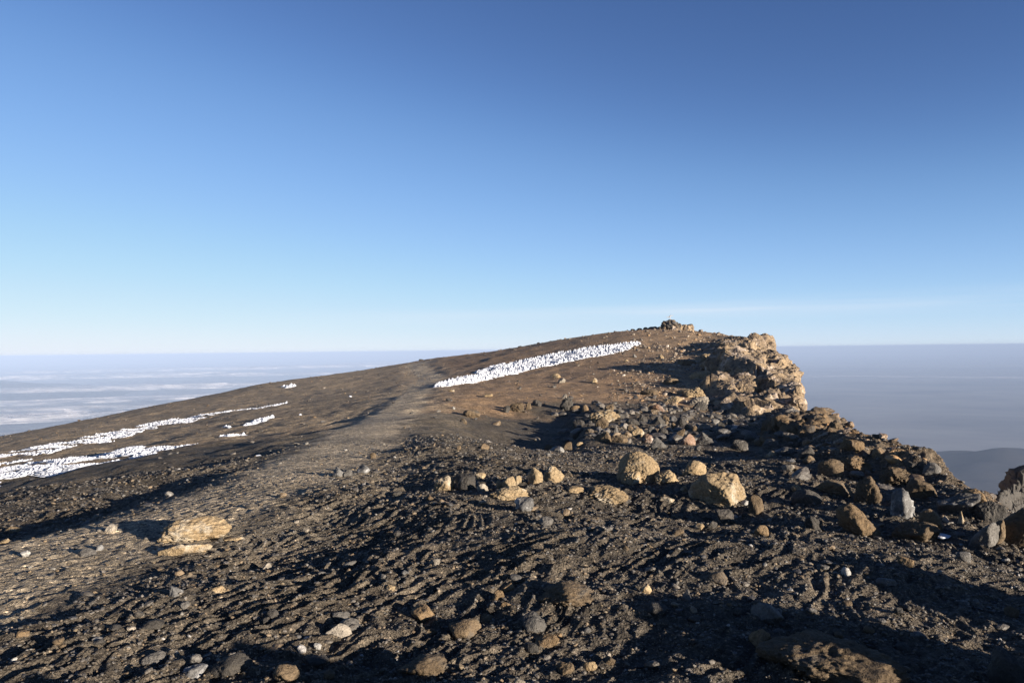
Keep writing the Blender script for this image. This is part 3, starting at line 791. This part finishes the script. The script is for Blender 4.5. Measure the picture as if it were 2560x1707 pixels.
# ------------------------------------------------------------------ CLIFF OUTCROPS (voxel-fused rock masses)
def outcrop(name, blobs, voxel, mat, label, cat, amp=.16, seed=0, fine=.05, cells=0, cell_w=1.0, world=None):
    Vs, Fs, o_ = [], [], 0
    for Vb in (world or []): Vs.append(Vb[0]); Fs.append(Vb[1]+o_); o_ += len(Vb[0])
    for i, (px_, py_, r, rx, ry, dm) in enumerate(blobs):
        if seed == 1: r = np.interp(py_, [826,850,885,930,975,1010,1045],[75,70,59.5,49.5,41.5,36.5,35.5]) + np.interp(px_, [1720,1800,1870],[2.5,1.2,-1.0]); dm *= 2.1; k_ = 1.0 if px_ > 1950 or py_ < 860 else 1.14; rx *= k_; ry *= k_
        a, s = az_s(px_, py_); Vr, F = rock_shape(5, 2000+seed*50+i, ('facet','slab','facet')[i % 3])
        fwd = r
        X_ = math.tan(a)*fwd; rad = math.hypot(X_, fwd)
        w = rx/FS*fwd; h = ry/FS*fwd
        Vb = Vr*np.array([w, dm, h*1.08])
        ca, sa = math.cos(-a), math.sin(-a)
        Vb = np.stack([Vb[:,0]*ca-Vb[:,1]*sa, Vb[:,0]*sa+Vb[:,1]*ca, Vb[:,2]], 1) + np.array([X_, fwd, s*rad])
        Vs.append(Vb); Fs.append(F+o_); o_ += len(Vb)
    me = mesh_from(name+'_src', np.concatenate(Vs), np.concatenate(Fs))
    ob = bpy.data.objects.new('tmp', me); C.objects.link(ob)
    md = ob.modifiers.new('r', 'REMESH'); md.mode = 'VOXEL'; md.voxel_size = voxel
    dg = bpy.context.evaluated_depsgraph_get(); ev = ob.evaluated_get(dg)
    m2 = bpy.data.meshes.new_from_object(ev)
    bpy.data.objects.remove(ob); bpy.data.meshes.remove(me)
    if True:                        # keep only the largest connected piece
        bm = bmesh.new(); bm.from_mesh(m2); bm.verts.ensure_lookup_table(); seen = set(); best = []
        for v0 in bm.verts:
            if v0.index in seen: continue
            st_ = [v0]; seen.add(v0.index); comp = []
            while st_:
                v = st_.pop(); comp.append(v)
                for e in v.link_edges:
                    w_ = e.other_vert(v)
                    if w_.index not in seen: seen.add(w_.index); st_.append(w_)
            if len(comp) > len(best): best = comp
        keep_ = {v.index for v in best}
        bmesh.ops.delete(bm, geom=[v for v in bm.verts if v.index not in keep_], context='VERTS'); bm.to_mesh(m2); bm.free()
    n_ = len(m2.vertices); co = np.empty(n_*3, dtype=np.float32); m2.vertices.foreach_get('co', co); co = co.reshape(-1,3).astype(float)
    no = np.empty(n_*3, dtype=np.float32); m2.vertices.foreach_get('normal', no); no = no.reshape(-1,3)
    d = amp*fbm3(co*0.9, 3, 60+seed, ridged=True) + amp*.55*fbm3(co*np.array([3,3,4.2]), 3, 70+seed, .6, True) + fine*fbm3(co*9.0, 2, 80+seed)
    pit = np.clip(fbm3(co*2.2, 2, 90+seed)-.25, 0, 1)*-.5*amp/.16
    def crack(f, w, sd): return np.exp(-(noise3(co*np.array(f)+sd, sd)/w)**2)
    d = d - amp*1.5*crack((.75,.75,.42), .07, 31+seed) - amp*.8*crack((1.9,1.9,1.3), .10, 41+seed) + amp*.5*np.round(fbm3(co*np.array([1.2,1.2,2.0]), 1, 51+seed)*3)/3
    co = co + no*(d+pit)[:,None]
    if cells:
        g = np.random.default_rng(7+seed); sd_ = co[g.choice(len(co), cells, replace=False)]; sc_ = np.array([1,1,.75])
        idx = np.empty(len(co), int); wp = co + 0.25*cell_w*np.stack([noise3(co*2.5/cell_w+k*31, 5+k) for k in range(3)], 1)
        for i in range(0, len(co), 20000):
            idx[i:i+20000] = np.argmin((((wp[i:i+20000,None]-sd_[None])*sc_)**2).sum(-1), 1)
        cnt_ = np.maximum(np.bincount(idx, minlength=cells), 1)[:,None]
        cen = np.stack([np.bincount(idx, co[:,k], cells) for k in range(3)], 1)/cnt_
        nc = np.stack([np.bincount(idx, no[:,k], cells) for k in range(3)], 1)/cnt_ + g.normal(0, .22, (cells,3))
        nc /= np.linalg.norm(nc, axis=1)[:,None]+1e-9
        h_ = ((co-cen[idx])*nc[idx]).sum(1)
        co = co - nc[idx]*(h_*.72 + g.normal(0, .10*cell_w, cells)[idx])[:,None]
        co = co + no*(fine*.8*fbm3(co*7.0, 3, 81+seed, .6, True))[:,None]
    m2.vertices.foreach_set('co', co.astype(np.float32).ravel()); m2.update(); set_smooth(m2, True)
    m2.materials.clear()
    return add(name, m2, mat, label=label, category=cat)

def cliff_mat():
    m, nt = new_mat('cliff_rock')
    geo = nd(nt, 'ShaderNodeNewGeometry'); pos = geo.outputs['Position']
    n1 = noise_n(nt, pos, .55, 5, .6, .8); n2 = noise_n(nt, pos, 2.6, 5, .65, .5); n3 = noise_n(nt, pos, 11, 4, .7); n4 = noise_n(nt, pos, .9, 5, .7, 1.2)
    c = mixc(nt, ramp(nt, n1, .42, .6), (.245,.178,.110), (.165,.122,.082))
    c = mixc(nt, ramp(nt, n4, .52, .64), c, (.40,.325,.265))
    c = mixc(nt, ramp(nt, n2, .50, .62), c, (.085,.066,.054))
    c = mixc(nt, ramp(nt, n3, .3, .7), mixc(nt, 1.0, c, (.6,.6,.6), 'MULTIPLY'), mixc(nt, 1.0, c, (1.25,1.25,1.25), 'MULTIPLY'))
    nrm = bump(nt, n2, .7, .15); nrm = bump(nt, n3, .9, .05, nrm)
    finish(nt, c, .92, .2, nrm); return m
CM = cliff_mat()
cl = [(1880,900,50,40,40,2.2),(1915,930,50,40,35,2.2),(1900,870,50,32,30,1.6),(1960,960,50,35,35,1.6),(1860,950,50,50,45,2.0),(1800,985,50,50,35,1.8),(1893,845,50,22,17,.9),(1876,868,50,30,20,1.2),(1868,884,50,36,22,1.2),(1862,846,50,28,16,1.0),(1824,848,51,36,17,1.6),(1786,852,53,30,9,1.4),
 (1850,885,48.3,26,30,.9),(1862,908,47.6,20,20,.8),(1836,872,49,28,24,1.4),(1800,885,50,36,26,1.8),
 (1900,900,50.0,38,26,.9),(1935,903,49,30,19,1.0),(1958,915,48.4,28,20,.9),(1976,938,47.6,27,23,.9),(1930,935,47.2,34,28,1.0),
 (1812,928,46.8,38,26,1.1),(1768,934,47.6,26,14,1.2),(1790,905,48.8,28,18,1.6),
 (1890,925,46.6,27,34,1.0),(1908,962,45.6,34,32,1.1),(1870,972,44.7,38,32,1.1),(1824,978,43.8,42,30,1.2),
 (1776,982,43.6,38,24,1.2),(1738,972,44.6,28,18,1.2),
 (1870,1008,42.6,36,24,.9),(1918,1006,43,34,27,1.0),(1955,985,44,28,26,.9),(1982,990,43.9,32,30,.9),(1978,1012,43.4,30,22,.8),
 (1948,1018,42.8,26,16,.8),(1806,1010,42.3,38,20,.9),(1758,1008,42.2,26,14,.8),(1840,1000,42.8,30,26,.9),
 (1830,940,50,60,55,2.0),(1890,960,48,60,45,1.6),(1850,1040,45,110,34,2.2),(1940,1045,46,50,34,1.6),(1940,975,46.5,40,40,1.2)]
outcrop('rock_cliff', cl, .055, CM, 'craggy tan and brown cliff with an overhanging knob on top', 'cliff', .10, 1, .06, 380, .9)
kn = [(1712,826,80,22,11,1.3),(1690,822,80,20,9,1.4),(1722,822,79.5,10,9,.8),(1700,836,79,20,7,1.2),(1668,822,81,24,8,1.4)]
outcrop('rock_outcrop', kn, .07, CM, 'small blocky outcrop right of the summit cairn', 'rock', .13, 2)
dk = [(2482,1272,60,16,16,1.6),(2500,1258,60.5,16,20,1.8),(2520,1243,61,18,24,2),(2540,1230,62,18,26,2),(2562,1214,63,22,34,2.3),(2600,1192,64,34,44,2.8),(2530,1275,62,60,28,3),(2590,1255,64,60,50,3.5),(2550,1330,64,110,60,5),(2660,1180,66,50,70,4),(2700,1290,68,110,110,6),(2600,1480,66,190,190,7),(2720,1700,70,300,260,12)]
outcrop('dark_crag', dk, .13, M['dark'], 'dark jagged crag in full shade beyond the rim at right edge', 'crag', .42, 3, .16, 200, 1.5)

# craggy bedrock of the rim on the right
rp_ = [(1895,1088),(1960,1050),(2030,1046),(2120,1078),(2240,1140),(2350,1198),(2450,1250),(2340,1275),(2190,1218),(2080,1172),(1960,1132)]
wl = []; g = np.random.default_rng(55)
while len(wl) < 95:
    x_ = g.uniform(1890, 2460); y_ = g.uniform(1045, 1280)
    if not in_poly(np.array([x_]), np.array([y_]), rp_)[0]: continue
    a, r = hit_full(x_, y_); sz_ = g.uniform(16, 46)*r/FS
    Vr, F = rock_shape(4, 5000+len(wl), ('facet','slab')[len(wl) % 2]); an = g.uniform(0, 6.28)
    Vb = Vr*np.array([sz_*1.5, sz_*1.1, sz_*.62]); X_, Y_ = r*math.sin(a), r*math.cos(a)
    Vb = np.stack([Vb[:,0]*math.cos(an)-Vb[:,1]*math.sin(an)+X_, Vb[:,0]*math.sin(an)+Vb[:,1]*math.cos(an)+Y_, Vb[:,2]+gz(X_, Y_)-sz_*.12], 1)
    wl.append((Vb, F))
RM = rock_mat('rim_rock', (.13,.088,.052), (.19,.125,.066), (.075,.064,.053), .45)
outcrop('rim_outcrop', [], .03, RM, 'craggy brown bedrock rim running from the cliff foot down to the right edge', 'outcrop', .05, 4, .045, 420, .3, wl)

# ------------------------------------------------------------------ summit cairn with its stones, and the bent survey cross
a, r = hit(1677, 818, 30, 100)
cxm, cym = r*math.sin(a), r*math.cos(a); cz0 = gz(cxm, cym)
cairn = bpy.data.objects.new('stone_cairn', None); C.objects.link(cairn); cairn.location = (cxm, cym, cz0)
cairn['label'] = 'heap of dark stones marking the top of the far slope'; cairn['category'] = 'cairn'
scl = r/FS
_, stp = az_s(1677, 797); ch = stp*r-cz0
print('cairn', cxm, cym, cz0, ch)
for k in range(80):
    t_ = rng.uniform(0,1)**.7; hh = ch*.9*(1-t_**1.6)
    an = rng.uniform(0, 6.283); rad = t_*scl*34
    me = arch_mesh(int(rng.integers(14)), ['dark','grey','brown','dark'][int(rng.integers(4))])
    o = bpy.data.objects.new('stone', me); C.objects.link(o); o.parent = cairn
    s = rng.uniform(.10,.24); o.scale = (s*1.2, s, s*.8); o.rotation_euler = (rng.uniform(-.5,.5), rng.uniform(-.5,.5), rng.uniform(0,6.28))
    dx, dy = math.cos(an)*rad, math.sin(an)*rad*.8
    o.location = (dx, dy, max(gz(cxm+dx, cym+dy)-cz0, -1)*(t_)+hh*.86)
def crest_rock(xp, w, h, mt, label):
    a_, _ = az_s(xp, 820)
    lr_ = np.linspace(math.log(70), math.log(100), 200); b_ = s_base(np.full(200, a_), lr_); r_ = math.exp(lr_[int(np.argmax(b_))])
    x, y = r_*math.sin(a_), r_*math.cos(a_)
    sc_ = r_/FS
    Vr, F = rock_shape(3, int(xp), 'facet'); me = mesh_from('rock', Vr*np.array([w*sc_/2*1.3, w*sc_/2, h*sc_/2*1.1]), F); set_smooth(me)
    o = add('rock', me, M[mt]); o.location = (x, y, gz(x, y)+h*sc_*.12); o['label'] = label; o['category'] = 'rock'
for xp, w, h, mt, lb in ((1614,12,9,'ochre','orange-brown rock on the summit crest, leftmost of the crest rocks'),(1633,20,10,'dark','dark humped rock on the summit crest left of the cairn'),
   (1650,12,9,'dark','dark rock touching the left side of the summit cairn'),(1598,11,7,'dark','small dark rock low on the summit crest'),(1582,9,6,'brown','small brown rock low on the summit crest'),
   (1346,7,5,'dark','tiny dark rock on the skyline above the right snow patch'),(1299,9,4,'dark','flat dark rock on the skyline right of the path top'),(1376,5,5,'brown','tiny upright rock on the skyline above the snow patch'),(1052,10,5,'dark','dark rock on the skyline where the path tops out')):
    crest_rock(xp, w, h, mt, lb)
m_, nt_ = new_mat('weathered_metal'); finish(nt_, (.30,.27,.25), .6, .5)
cross = bpy.data.objects.new('survey_cross', None); C.objects.link(cross)
_, stc = az_s(1677, 796); cross.location = (cxm+.0, cym, cz0+ch*.8)
cross['label'] = 'thin bent metal cross standing on the summit cairn'; cross['category'] = 'marker cross'
def bar(name, p, q, rad, parent):
    p, q = Vector(p), Vector(q); bm = bmesh.new()
    L = (q-p).length
    bmesh.ops.create_cone(bm, cap_ends=True, segments=8, radius1=rad, radius2=rad*.8, depth=L)
    me = bpy.data.meshes.new(name); bm.to_mesh(me); bm.free()
    o = add(name, me, m_, parent); o.location = (p+q)/2; o.rotation_euler = (q-p).to_track_quat('Z','Y').to_euler(); return o
bar('pole', (.10,0,-.15), (-.12,0,.52), .034, cross)
bar('crossbar', (-.40,0,.36), (.30,.1,.58), .026, cross)
bar('crossbar', (-.22,.05,.26), (.02,-.1,.68), .02, cross)

# ------------------------------------------------------------------ SNOW (penitentes)
def snow_mat():
    m, nt = new_mat('snow')
    geo = nd(nt, 'ShaderNodeNewGeometry'); n1 = noise_n(nt, geo.outputs['Position'], 9, 4, .6)
    c = mixc(nt, ramp(nt, n1, .3, .7), (.36,.38,.44), (.50,.51,.54))
    p = finish(nt, c, .6, .3, bump(nt, n1, .5, .05))
    p.inputs['Subsurface Weight'].default_value = 0.0
    return m
SM = snow_mat()
def snow_patch(poly_px, N, hgt, wid, label, thr=-.4, seed=0, lay_flat=.25, rmin=9, lean=.25):
    poly = []
    for x, y in poly_px:
        a_, r_ = hit(x, y, rmin, 110); poly.append((r_*math.sin(a_), r_*math.cos(a_)))
    P_ = np.array(poly); g = np.random.default_rng(seed)
    xs = g.uniform(P_[:,0].min(), P_[:,0].max(), N*40); ys = g.uniform(P_[:,1].min(), P_[:,1].max(), N*40)
    k = in_poly(xs, ys, poly); k &= (noise2(xs/1.5, ys/1.0, 51+seed)+.5*noise2(xs/4, ys/2.5, 52+seed)+.3*noise2(xs/.5, ys/.4, 53+seed)) > thr
    xs, ys = xs[k][:N], ys[k][:N]; N = len(xs)
    zs = terrain(xs, ys)
    ar = []
    for i in range(10):
        Vr, F = rock_shape(2, 3000+i, 'point'); Vr = Vr.copy()
        tt = (Vr[:,2]+1)/2; Vr[:,0] *= (1-.45*tt); Vr[:,1] *= (1-.35*tt); ar.append(Vr)
    AV = np.stack(ar); nv = AV.shape[1]
    flat_ = g.uniform(0,1,N) < lay_flat
    h = hgt*g.uniform(.45, 1.15, N)*(1+.35*noise2(xs/2, ys/2, 57)); w = wid*g.uniform(.6, 1.3, N)
    h = np.where(flat_, h*.35, h); w = np.where(flat_, w*2.6, w)
    Vn = AV[g.integers(0,10,N)]*np.stack([w*1.25, w*.8, h*.5], 1)[:,None,:]
    an = math.radians(25)+g.normal(0, .35, N); ca, sa = np.cos(an)[:,None], np.sin(an)[:,None]
    x1_ = Vn[:,:,0]*ca-Vn[:,:,1]*sa; y1_ = Vn[:,:,0]*sa+Vn[:,:,1]*ca
    x1_ = x1_+Vn[:,:,2]*lean
    Vn = np.stack([x1_+xs[:,None], y1_+ys[:,None], Vn[:,:,2]+zs[:,None]+(h*.30)[:,None]], -1).reshape(-1,3)
    Fn = (F[None]+(np.arange(N)*nv)[:,None,None]).reshape(-1,3)
    me = mesh_from('snow_patch', Vn, Fn); set_smooth(me)
    o = add('snow_patch', me, SM, label=label, category='snow patch'); print('snow', label[:30], N)
    return o
right_poly = [(1083,968),(1107,967),(1144,961),(1207,952),(1272,936),(1354,918),(1425,905),(1517,887),(1555,878),(1602,860),(1596,857),(1517,866),(1436,878),(1381,887),(1327,899),(1262,912),(1237,922),(1223,932),(1142,948),(1110,957)]
snow_patch(right_poly, 4600, .27, .085, 'long bright field of jagged snow spikes on the slope below the summit', -.70, 1, .45)
snow_patch([(1190,931),(1235,915),(1262,908),(1250,914),(1228,922),(1196,935)], 260, .20, .13, 'sparse snow spikes along the upper left edge of the summit snow field', -.9, 2)
snow_patch([(1540,876),(1575,870),(1574,876),(1545,882)], 30, .25, .13, 'few snow clumps below the right tip of the summit snow field', -.5, 3)
snow_patch([(-60,1143),(0,1131),(153,1099),(360,1063),(429,1048),(536,1031),(640,1020),(719,1006),(716,1008),(640,1022),(582,1030),(490,1047),(459,1056),(367,1072),(306,1090),(199,1105),(153,1117),(107,1128),(0,1146),(-60,1160)], 4200, .065, .05, 'upper band of broken snow crossing the left slope', -.0, 4, .3)
snow_patch([(-60,1175),(0,1158),(69,1140),(184,1130),(245,1122),(321,1113),(360,1111),(444,1102),(520,1087),(572,1078),(609,1072),(572,1080),(490,1099),(398,1116),(306,1134),(252,1149),(138,1170),(46,1187),(0,1198),(-60,1210)], 6000, .065, .052, 'lower band of broken snow on the left slope, widest at the left edge', -.0, 5, .3)
snow_patch([(608,1056),(640,1044),(680,1035),(684,1037),(650,1048),(612,1058)], 170, .12, .07, 'short snow strip right of the two long bands on the left slope', -.5, 6)
snow_patch([(560,1062),(578,1058),(578,1061),(562,1064)], 10, .10, .06, 'two small snow lumps between the lower band and the short strip', -1, 7)
snow_patch([(590,1071),(612,1070),(612,1074),(592,1075)], 10, .10, .06, 'last snow lumps past the right end of the lower band', -1, 8)
snow_patch([(706,967),(734,962),(736,965),(710,970)], 40, .25, .14, 'tiny snow streak high on the left ridge', -1, 9, rmin=60)
def snow_lump(xp, yp, s, label, rmin=15):
    a_, r_ = hit(xp, yp, rmin, 110); x, y = r_*math.sin(a_), r_*math.cos(a_)
    Vr, F = rock_shape(3, int(xp+yp), 'facet'); me = mesh_from('snow_lump', Vr*np.array([s*1.2, s*.8, s*.8]), F); set_smooth(me)
    o = add('snow_lump', me, SM, label=label, category='snow'); o.location = (x, y, gz(x, y)+s*.3)
snow_lump(751, 1030, .06, 'single white snow lump on the left slope, left one of two')
snow_lump(876, 994, .07, 'single white snow lump nearer the path, right one of two')
snow_lump(648, 1196, .05, 'thin scrap of ice beside the path in the left middle')
# old snow in the shade among the rim rocks
a_, r_ = hit(2372, 1340); x, y = r_*math.sin(a_), r_*math.cos(a_)
Vr, F = rock_shape(3, 77, 'slab'); me = mesh_from('snow_scrap', Vr*np.array([.07,.06,.02]), F); set_smooth(me)
o = add('snow_scrap', me, SM, label='scrap of old snow in the shade between the rim rocks', category='snow'); o.location = (x, y+.1, gz(x, y)+.03)

# ------------------------------------------------------------------ LOWLAND, FAR HILLS, CLOUD BANKS, HAZE
m_, nt_ = new_mat('lowland')
geo = nd(nt_, 'ShaderNodeNewGeometry'); n1 = noise_n(nt_, geo.outputs['Position'], .0011, 5, .6, .4)
finish(nt_, mixc(nt_, ramp(nt_, n1, .35, .65), (.12,.125,.14), (.26,.25,.24)), 1.0, 0.1)
RL = 27000
th = np.linspace(0, 2*math.pi, 65)[:-1]; rl = np.array([1, 400, 1000, 2500, 6000, 12000, RL])
V = np.array([[r*math.cos(t), r*math.sin(t), LOW_Z] for r in rl for t in th]); Fq = []
for i in range(len(rl)-1):
    for j in range(64): Fq.append([i*64+j, i*64+(j+1) % 64, (i+1)*64+(j+1) % 64, (i+1)*64+j])
me = mesh_from('lowland', V, np.array(Fq)[:, ::-1]); me.flip_normals() if False else None
add('lowland', me, m_, kind='structure')
def far_hill(name, az_d, dist, rx, ry, h, seed, mat, power=1.6):
    n_ = 120; gx, gy = np.meshgrid(np.linspace(-1,1,n_), np.linspace(-1,1,n_), indexing='ij')
    rad = np.sqrt(gx**2+gy**2); pr = np.clip(1-rad, 0, 1)**power
    p3 = np.stack([gx*3, gy*3, gx*0+seed], -1); zz = h*pr*(1+.7*fbm3(p3, 5, seed)) + h*.16*np.clip(1-rad,0,1)*fbm3(p3*2.5, 4, seed+3) - 12
    a_ = math.radians(az_d); cx, cy = dist*math.sin(a_), dist*math.cos(a_)
    xx = gx*rx; yy = gy*ry; X_ = cx+xx*math.cos(a_)+yy*math.sin(a_); Y_ = cy-xx*math.sin(a_)+yy*math.cos(a_)
    V = np.stack([X_, Y_, LOW_Z+zz], -1).reshape(-1,3)
    i_, j_ = np.meshgrid(np.arange(n_-1), np.arange(n_-1), indexing='ij'); q = (i_*n_+j_).ravel()
    me = mesh_from(name, V, np.stack([q, q+n_, q+n_+1, q+1], 1)); set_smooth(me)
    add(name, me, mat, kind='structure')
m_, nt_ = new_mat('far_hill'); geo = nd(nt_, 'ShaderNodeNewGeometry'); n1 = noise_n(nt_, geo.outputs['Position'], .006, 5, .6)
finish(nt_, mixc(nt_, ramp(nt_, n1, .35, .65), (.018,.022,.032), (.05,.045,.045)), 1.0, 0.1)
far_hill('foothills', 31.5, 2000, 1000, 420, 72, 5, m_, 1.1)
far_hill('distant_mountain', -36, 7200, 1500, 1500, 170, 9, m_, 1.1)
# cloud banks lying over the lowland
m_, nt_ = new_mat('cloud'); finish(nt_, (.80,.76,.76), 1.0, 0.0)
geo = nd(nt_, 'ShaderNodeNewGeometry'); n1 = noise_n(nt_, geo.outputs['Position'], .004, 6, .65, .5)
tr = nd(nt_, 'ShaderNodeBsdfTransparent'); mx = nd(nt_, 'ShaderNodeMixShader'); pb = [q for q in nt_.nodes if q.type == 'BSDF_PRINCIPLED'][0]; oo = [q for q in nt_.nodes if q.type == 'OUTPUT_MATERIAL'][0]
nt_.links.new(ramp(nt_, n1, .40, 1.0), mx.inputs[0]); nt_.links.new(tr.outputs[0], mx.inputs[1]); nt_.links.new(pb.outputs[0], mx.inputs[2]); nt_.links.new(mx.outputs[0], oo.inputs['Surface'])
def cloud_bank(name, az_d, dist, length, depth, thick, zc, seed, label):
    D, F = ico(5)
    n_ = fbm3(D*np.array([6,3,3])+seed, 4, seed, .55)
    thick = thick*1.8; R = 1+.35*n_
    Vb = D*R[:,None]*np.array([length/2, depth/2, thick/2]); Vb[:,2] = np.where(Vb[:,2] < 0, Vb[:,2]*.25, Vb[:,2])
    Vb[:,2] += np.where(D[:,2]>0, thick*.12*fbm3(D*np.array([22,10,4])+seed, 3, seed+4), 0)
    a_ = math.radians(az_d); ca, sa = math.cos(-a_), math.sin(-a_)
    Vb = np.stack([Vb[:,0]*ca-Vb[:,1]*sa, Vb[:,0]*sa+Vb[:,1]*ca, Vb[:,2]], 1)
    me = mesh_from(name, Vb, F); set_smooth(me)
    o = add(name, me, m_, kind='structure'); o.location = (dist*math.sin(a_), dist*math.cos(a_), zc)
CB = [(-27,8200,2600,900,36,-205,1),(-20,11500,5200,1200,40,-215,2),(-31,5600,2700,420,22,-215,3),(-22,5200,2200,380,12,-205,4),
      (-29,4300,2400,420,14,-220,5),(-33,3700,1100,300,16,-225,6),(-23,3100,420,220,26,-235,7),(-34,2700,900,420,34,-255,8),(-11,9500,3200,700,22,-170,9),
      (-17,7200,2600,500,10,-190,10),(-32,3100,900,240,22,-215,11),(-27,2700,700,300,20,-240,12),(-5,13000,3500,900,24,-190,13),
      (24,11000,5200,500,8,-260,17),(28,7000,2400,300,6,-250,18)]
for az_d, dist, ln, dp, tk, zc, sd in CB:
    cloud_bank('cloud_bank', az_d, dist, ln, dp, tk, zc, sd, None)

# haze: closed box round everything
hb = 28000.0
bm = bmesh.new(); bmesh.ops.create_cube(bm, size=1.0)
TOP = 4.6; BOT = LOW_Z-120
for v in bm.verts: v.co = Vector((v.co.x*2*hb, v.co.y*2*hb, TOP if v.co.z > 0 else BOT))
me = bpy.data.meshes.new('haze'); bm.to_mesh(me); bm.free()
m_, nt_ = new_mat('haze_air')
pv = nd(nt_, 'ShaderNodeVolumePrincipled'); pv.inputs['Color'].default_value = (.345,.44,.63,1); pv.inputs['Density'].default_value = HAZE_D
pv.inputs['Anisotropy'].default_value = -.15
o_ = nd(nt_, 'ShaderNodeOutputMaterial'); nt_.links.new(pv.outputs[0], o_.inputs['Volume'])
add('haze', me, m_, kind='stuff', label='pale blue haze lying over the lowland below the summit')

# ------------------------------------------------------------------ LIGHT, SKY
w = bpy.data.worlds.new('World'); SC.world = w; w.use_nodes = True
nt = w.node_tree; nt.nodes.clear()
sky = nd(nt, 'ShaderNodeTexSky', sky_type='NISHITA'); sky.sun_disc = False
sky.sun_elevation = SUN_EL; sky.sun_rotation = SUN_AZ; sky.altitude = 6000; sky.air_density = 1.0; sky.dust_density = 0.3; sky.ozone_density = 1.0
tc = nd(nt, 'ShaderNodeTexCoord'); sp = nd(nt, 'ShaderNodeSeparateXYZ'); nt.links.new(tc.outputs['Generated'], sp.inputs[0])
def mth(op, a, b=None):
    m = nd(nt, 'ShaderNodeMath', operation=op)
    for i, v in enumerate((a, b)):
        if v is None: continue
        if isinstance(v, (int, float)): m.inputs[i].default_value = v
        else: nt.links.new(v, m.inputs[i])
    return m.outputs[0]
# thin high cirrus streaks low over the horizon
mp = nd(nt, 'ShaderNodeMapping'); mp.inputs['Scale'].default_value = (1.6, 1.6, 45); nt.links.new(tc.outputs['Generated'], mp.inputs[0])
cn = noise_n(nt, mp.outputs[0], 1.3, 4, .5, .2)
el = sp.outputs[2]; dz = mth('SUBTRACT', el, mth('ADD', .044, mth('MULTIPLY', sp.outputs[0], .010)))
gs = mth('EXPONENT', mth('MULTIPLY', mth('MULTIPLY', dz, dz), -1/(2*.0065**2)))
fac = mth('MULTIPLY', mth('MULTIPLY', gs, ramp(nt, cn, .35, .7)), mth('MULTIPLY', ramp(nt, sp.outputs[0], -.35, .2), .55))
sc1 = mixc(nt, 1.0, sky.outputs[0], (.1,.1,.1), 'MULTIPLY')
cv = nd(nt, 'ShaderNodeRGBCurve'); nt.links.new(sc1, cv.inputs['Color'])
def setc(k, pts):
    c_ = cv.mapping.curves[k]; c_.points[0].location = (0, 0); c_.points[-1].location = pts[-1]
    for p_ in pts[:-1]: c_.points.new(*p_)
setc(0, [(.065,.036),(.12,.096),(.19,.155),(.33,.24),(.5,.31),(.75,.375),(1,.395)])
setc(1, [(.112,.075),(.206,.184),(.31,.262),(.45,.33),(.6,.37),(.8,.405),(1,.415)])
setc(2, [(.2,.178),(.36,.355),(.48,.422),(.66,.445),(.9,.455),(1,.46)])
cv.mapping.update()
cl_ = mixc(nt, 1.0, cv.outputs[0], (10,10,10), 'MULTIPLY')
bgc = mixc(nt, fac, cl_, (4.0,4.2,4.6))
bg = nd(nt, 'ShaderNodeBackground'); nt.links.new(bgc, bg.inputs[0]); bg.inputs[1].default_value = SKY_STR
ow = nd(nt, 'ShaderNodeOutputWorld'); nt.links.new(bg.outputs[0], ow.inputs[0])

S = Vector((math.sin(SUN_AZ)*math.cos(SUN_EL), math.cos(SUN_AZ)*math.cos(SUN_EL), math.sin(SUN_EL)))
L = bpy.data.lights.new('sun', 'SUN'); L.energy = SUN_STR; L.angle = math.radians(.5); L.color = (1.0, .89, .745)
lo = bpy.data.objects.new('sun', L); C.objects.link(lo); lo.rotation_euler = (-S).to_track_quat('-Z', 'Y').to_euler(); lo.location = (0, 0, 60)

# ------------------------------------------------------------------ CAMERA
cam = bpy.data.cameras.new('camera'); cam.sensor_width = 36; cam.lens = 36*FS/2560; cam.clip_start = .1; cam.clip_end = 120000
co_ = bpy.data.objects.new('camera', cam); C.objects.link(co_)
co_.matrix_world = Matrix(((_r[0], _u[0], -_f[0], 0), (_r[1], _u[1], -_f[1], 0), (_r[2], _u[2], -_f[2], 0), (0,0,0,1)))
SC.camera = co_
vs = SC.view_settings; vs.view_transform = 'Standard'; vs.look = 'None'; vs.gamma = 1.0; vs.exposure = EXPO; vs.use_curve_mapping = False
SC.cycles.use_denoising = True
SC.cycles.max_bounces = 6; SC.cycles.diffuse_bounces = 2; SC.cycles.volume_bounces = 0
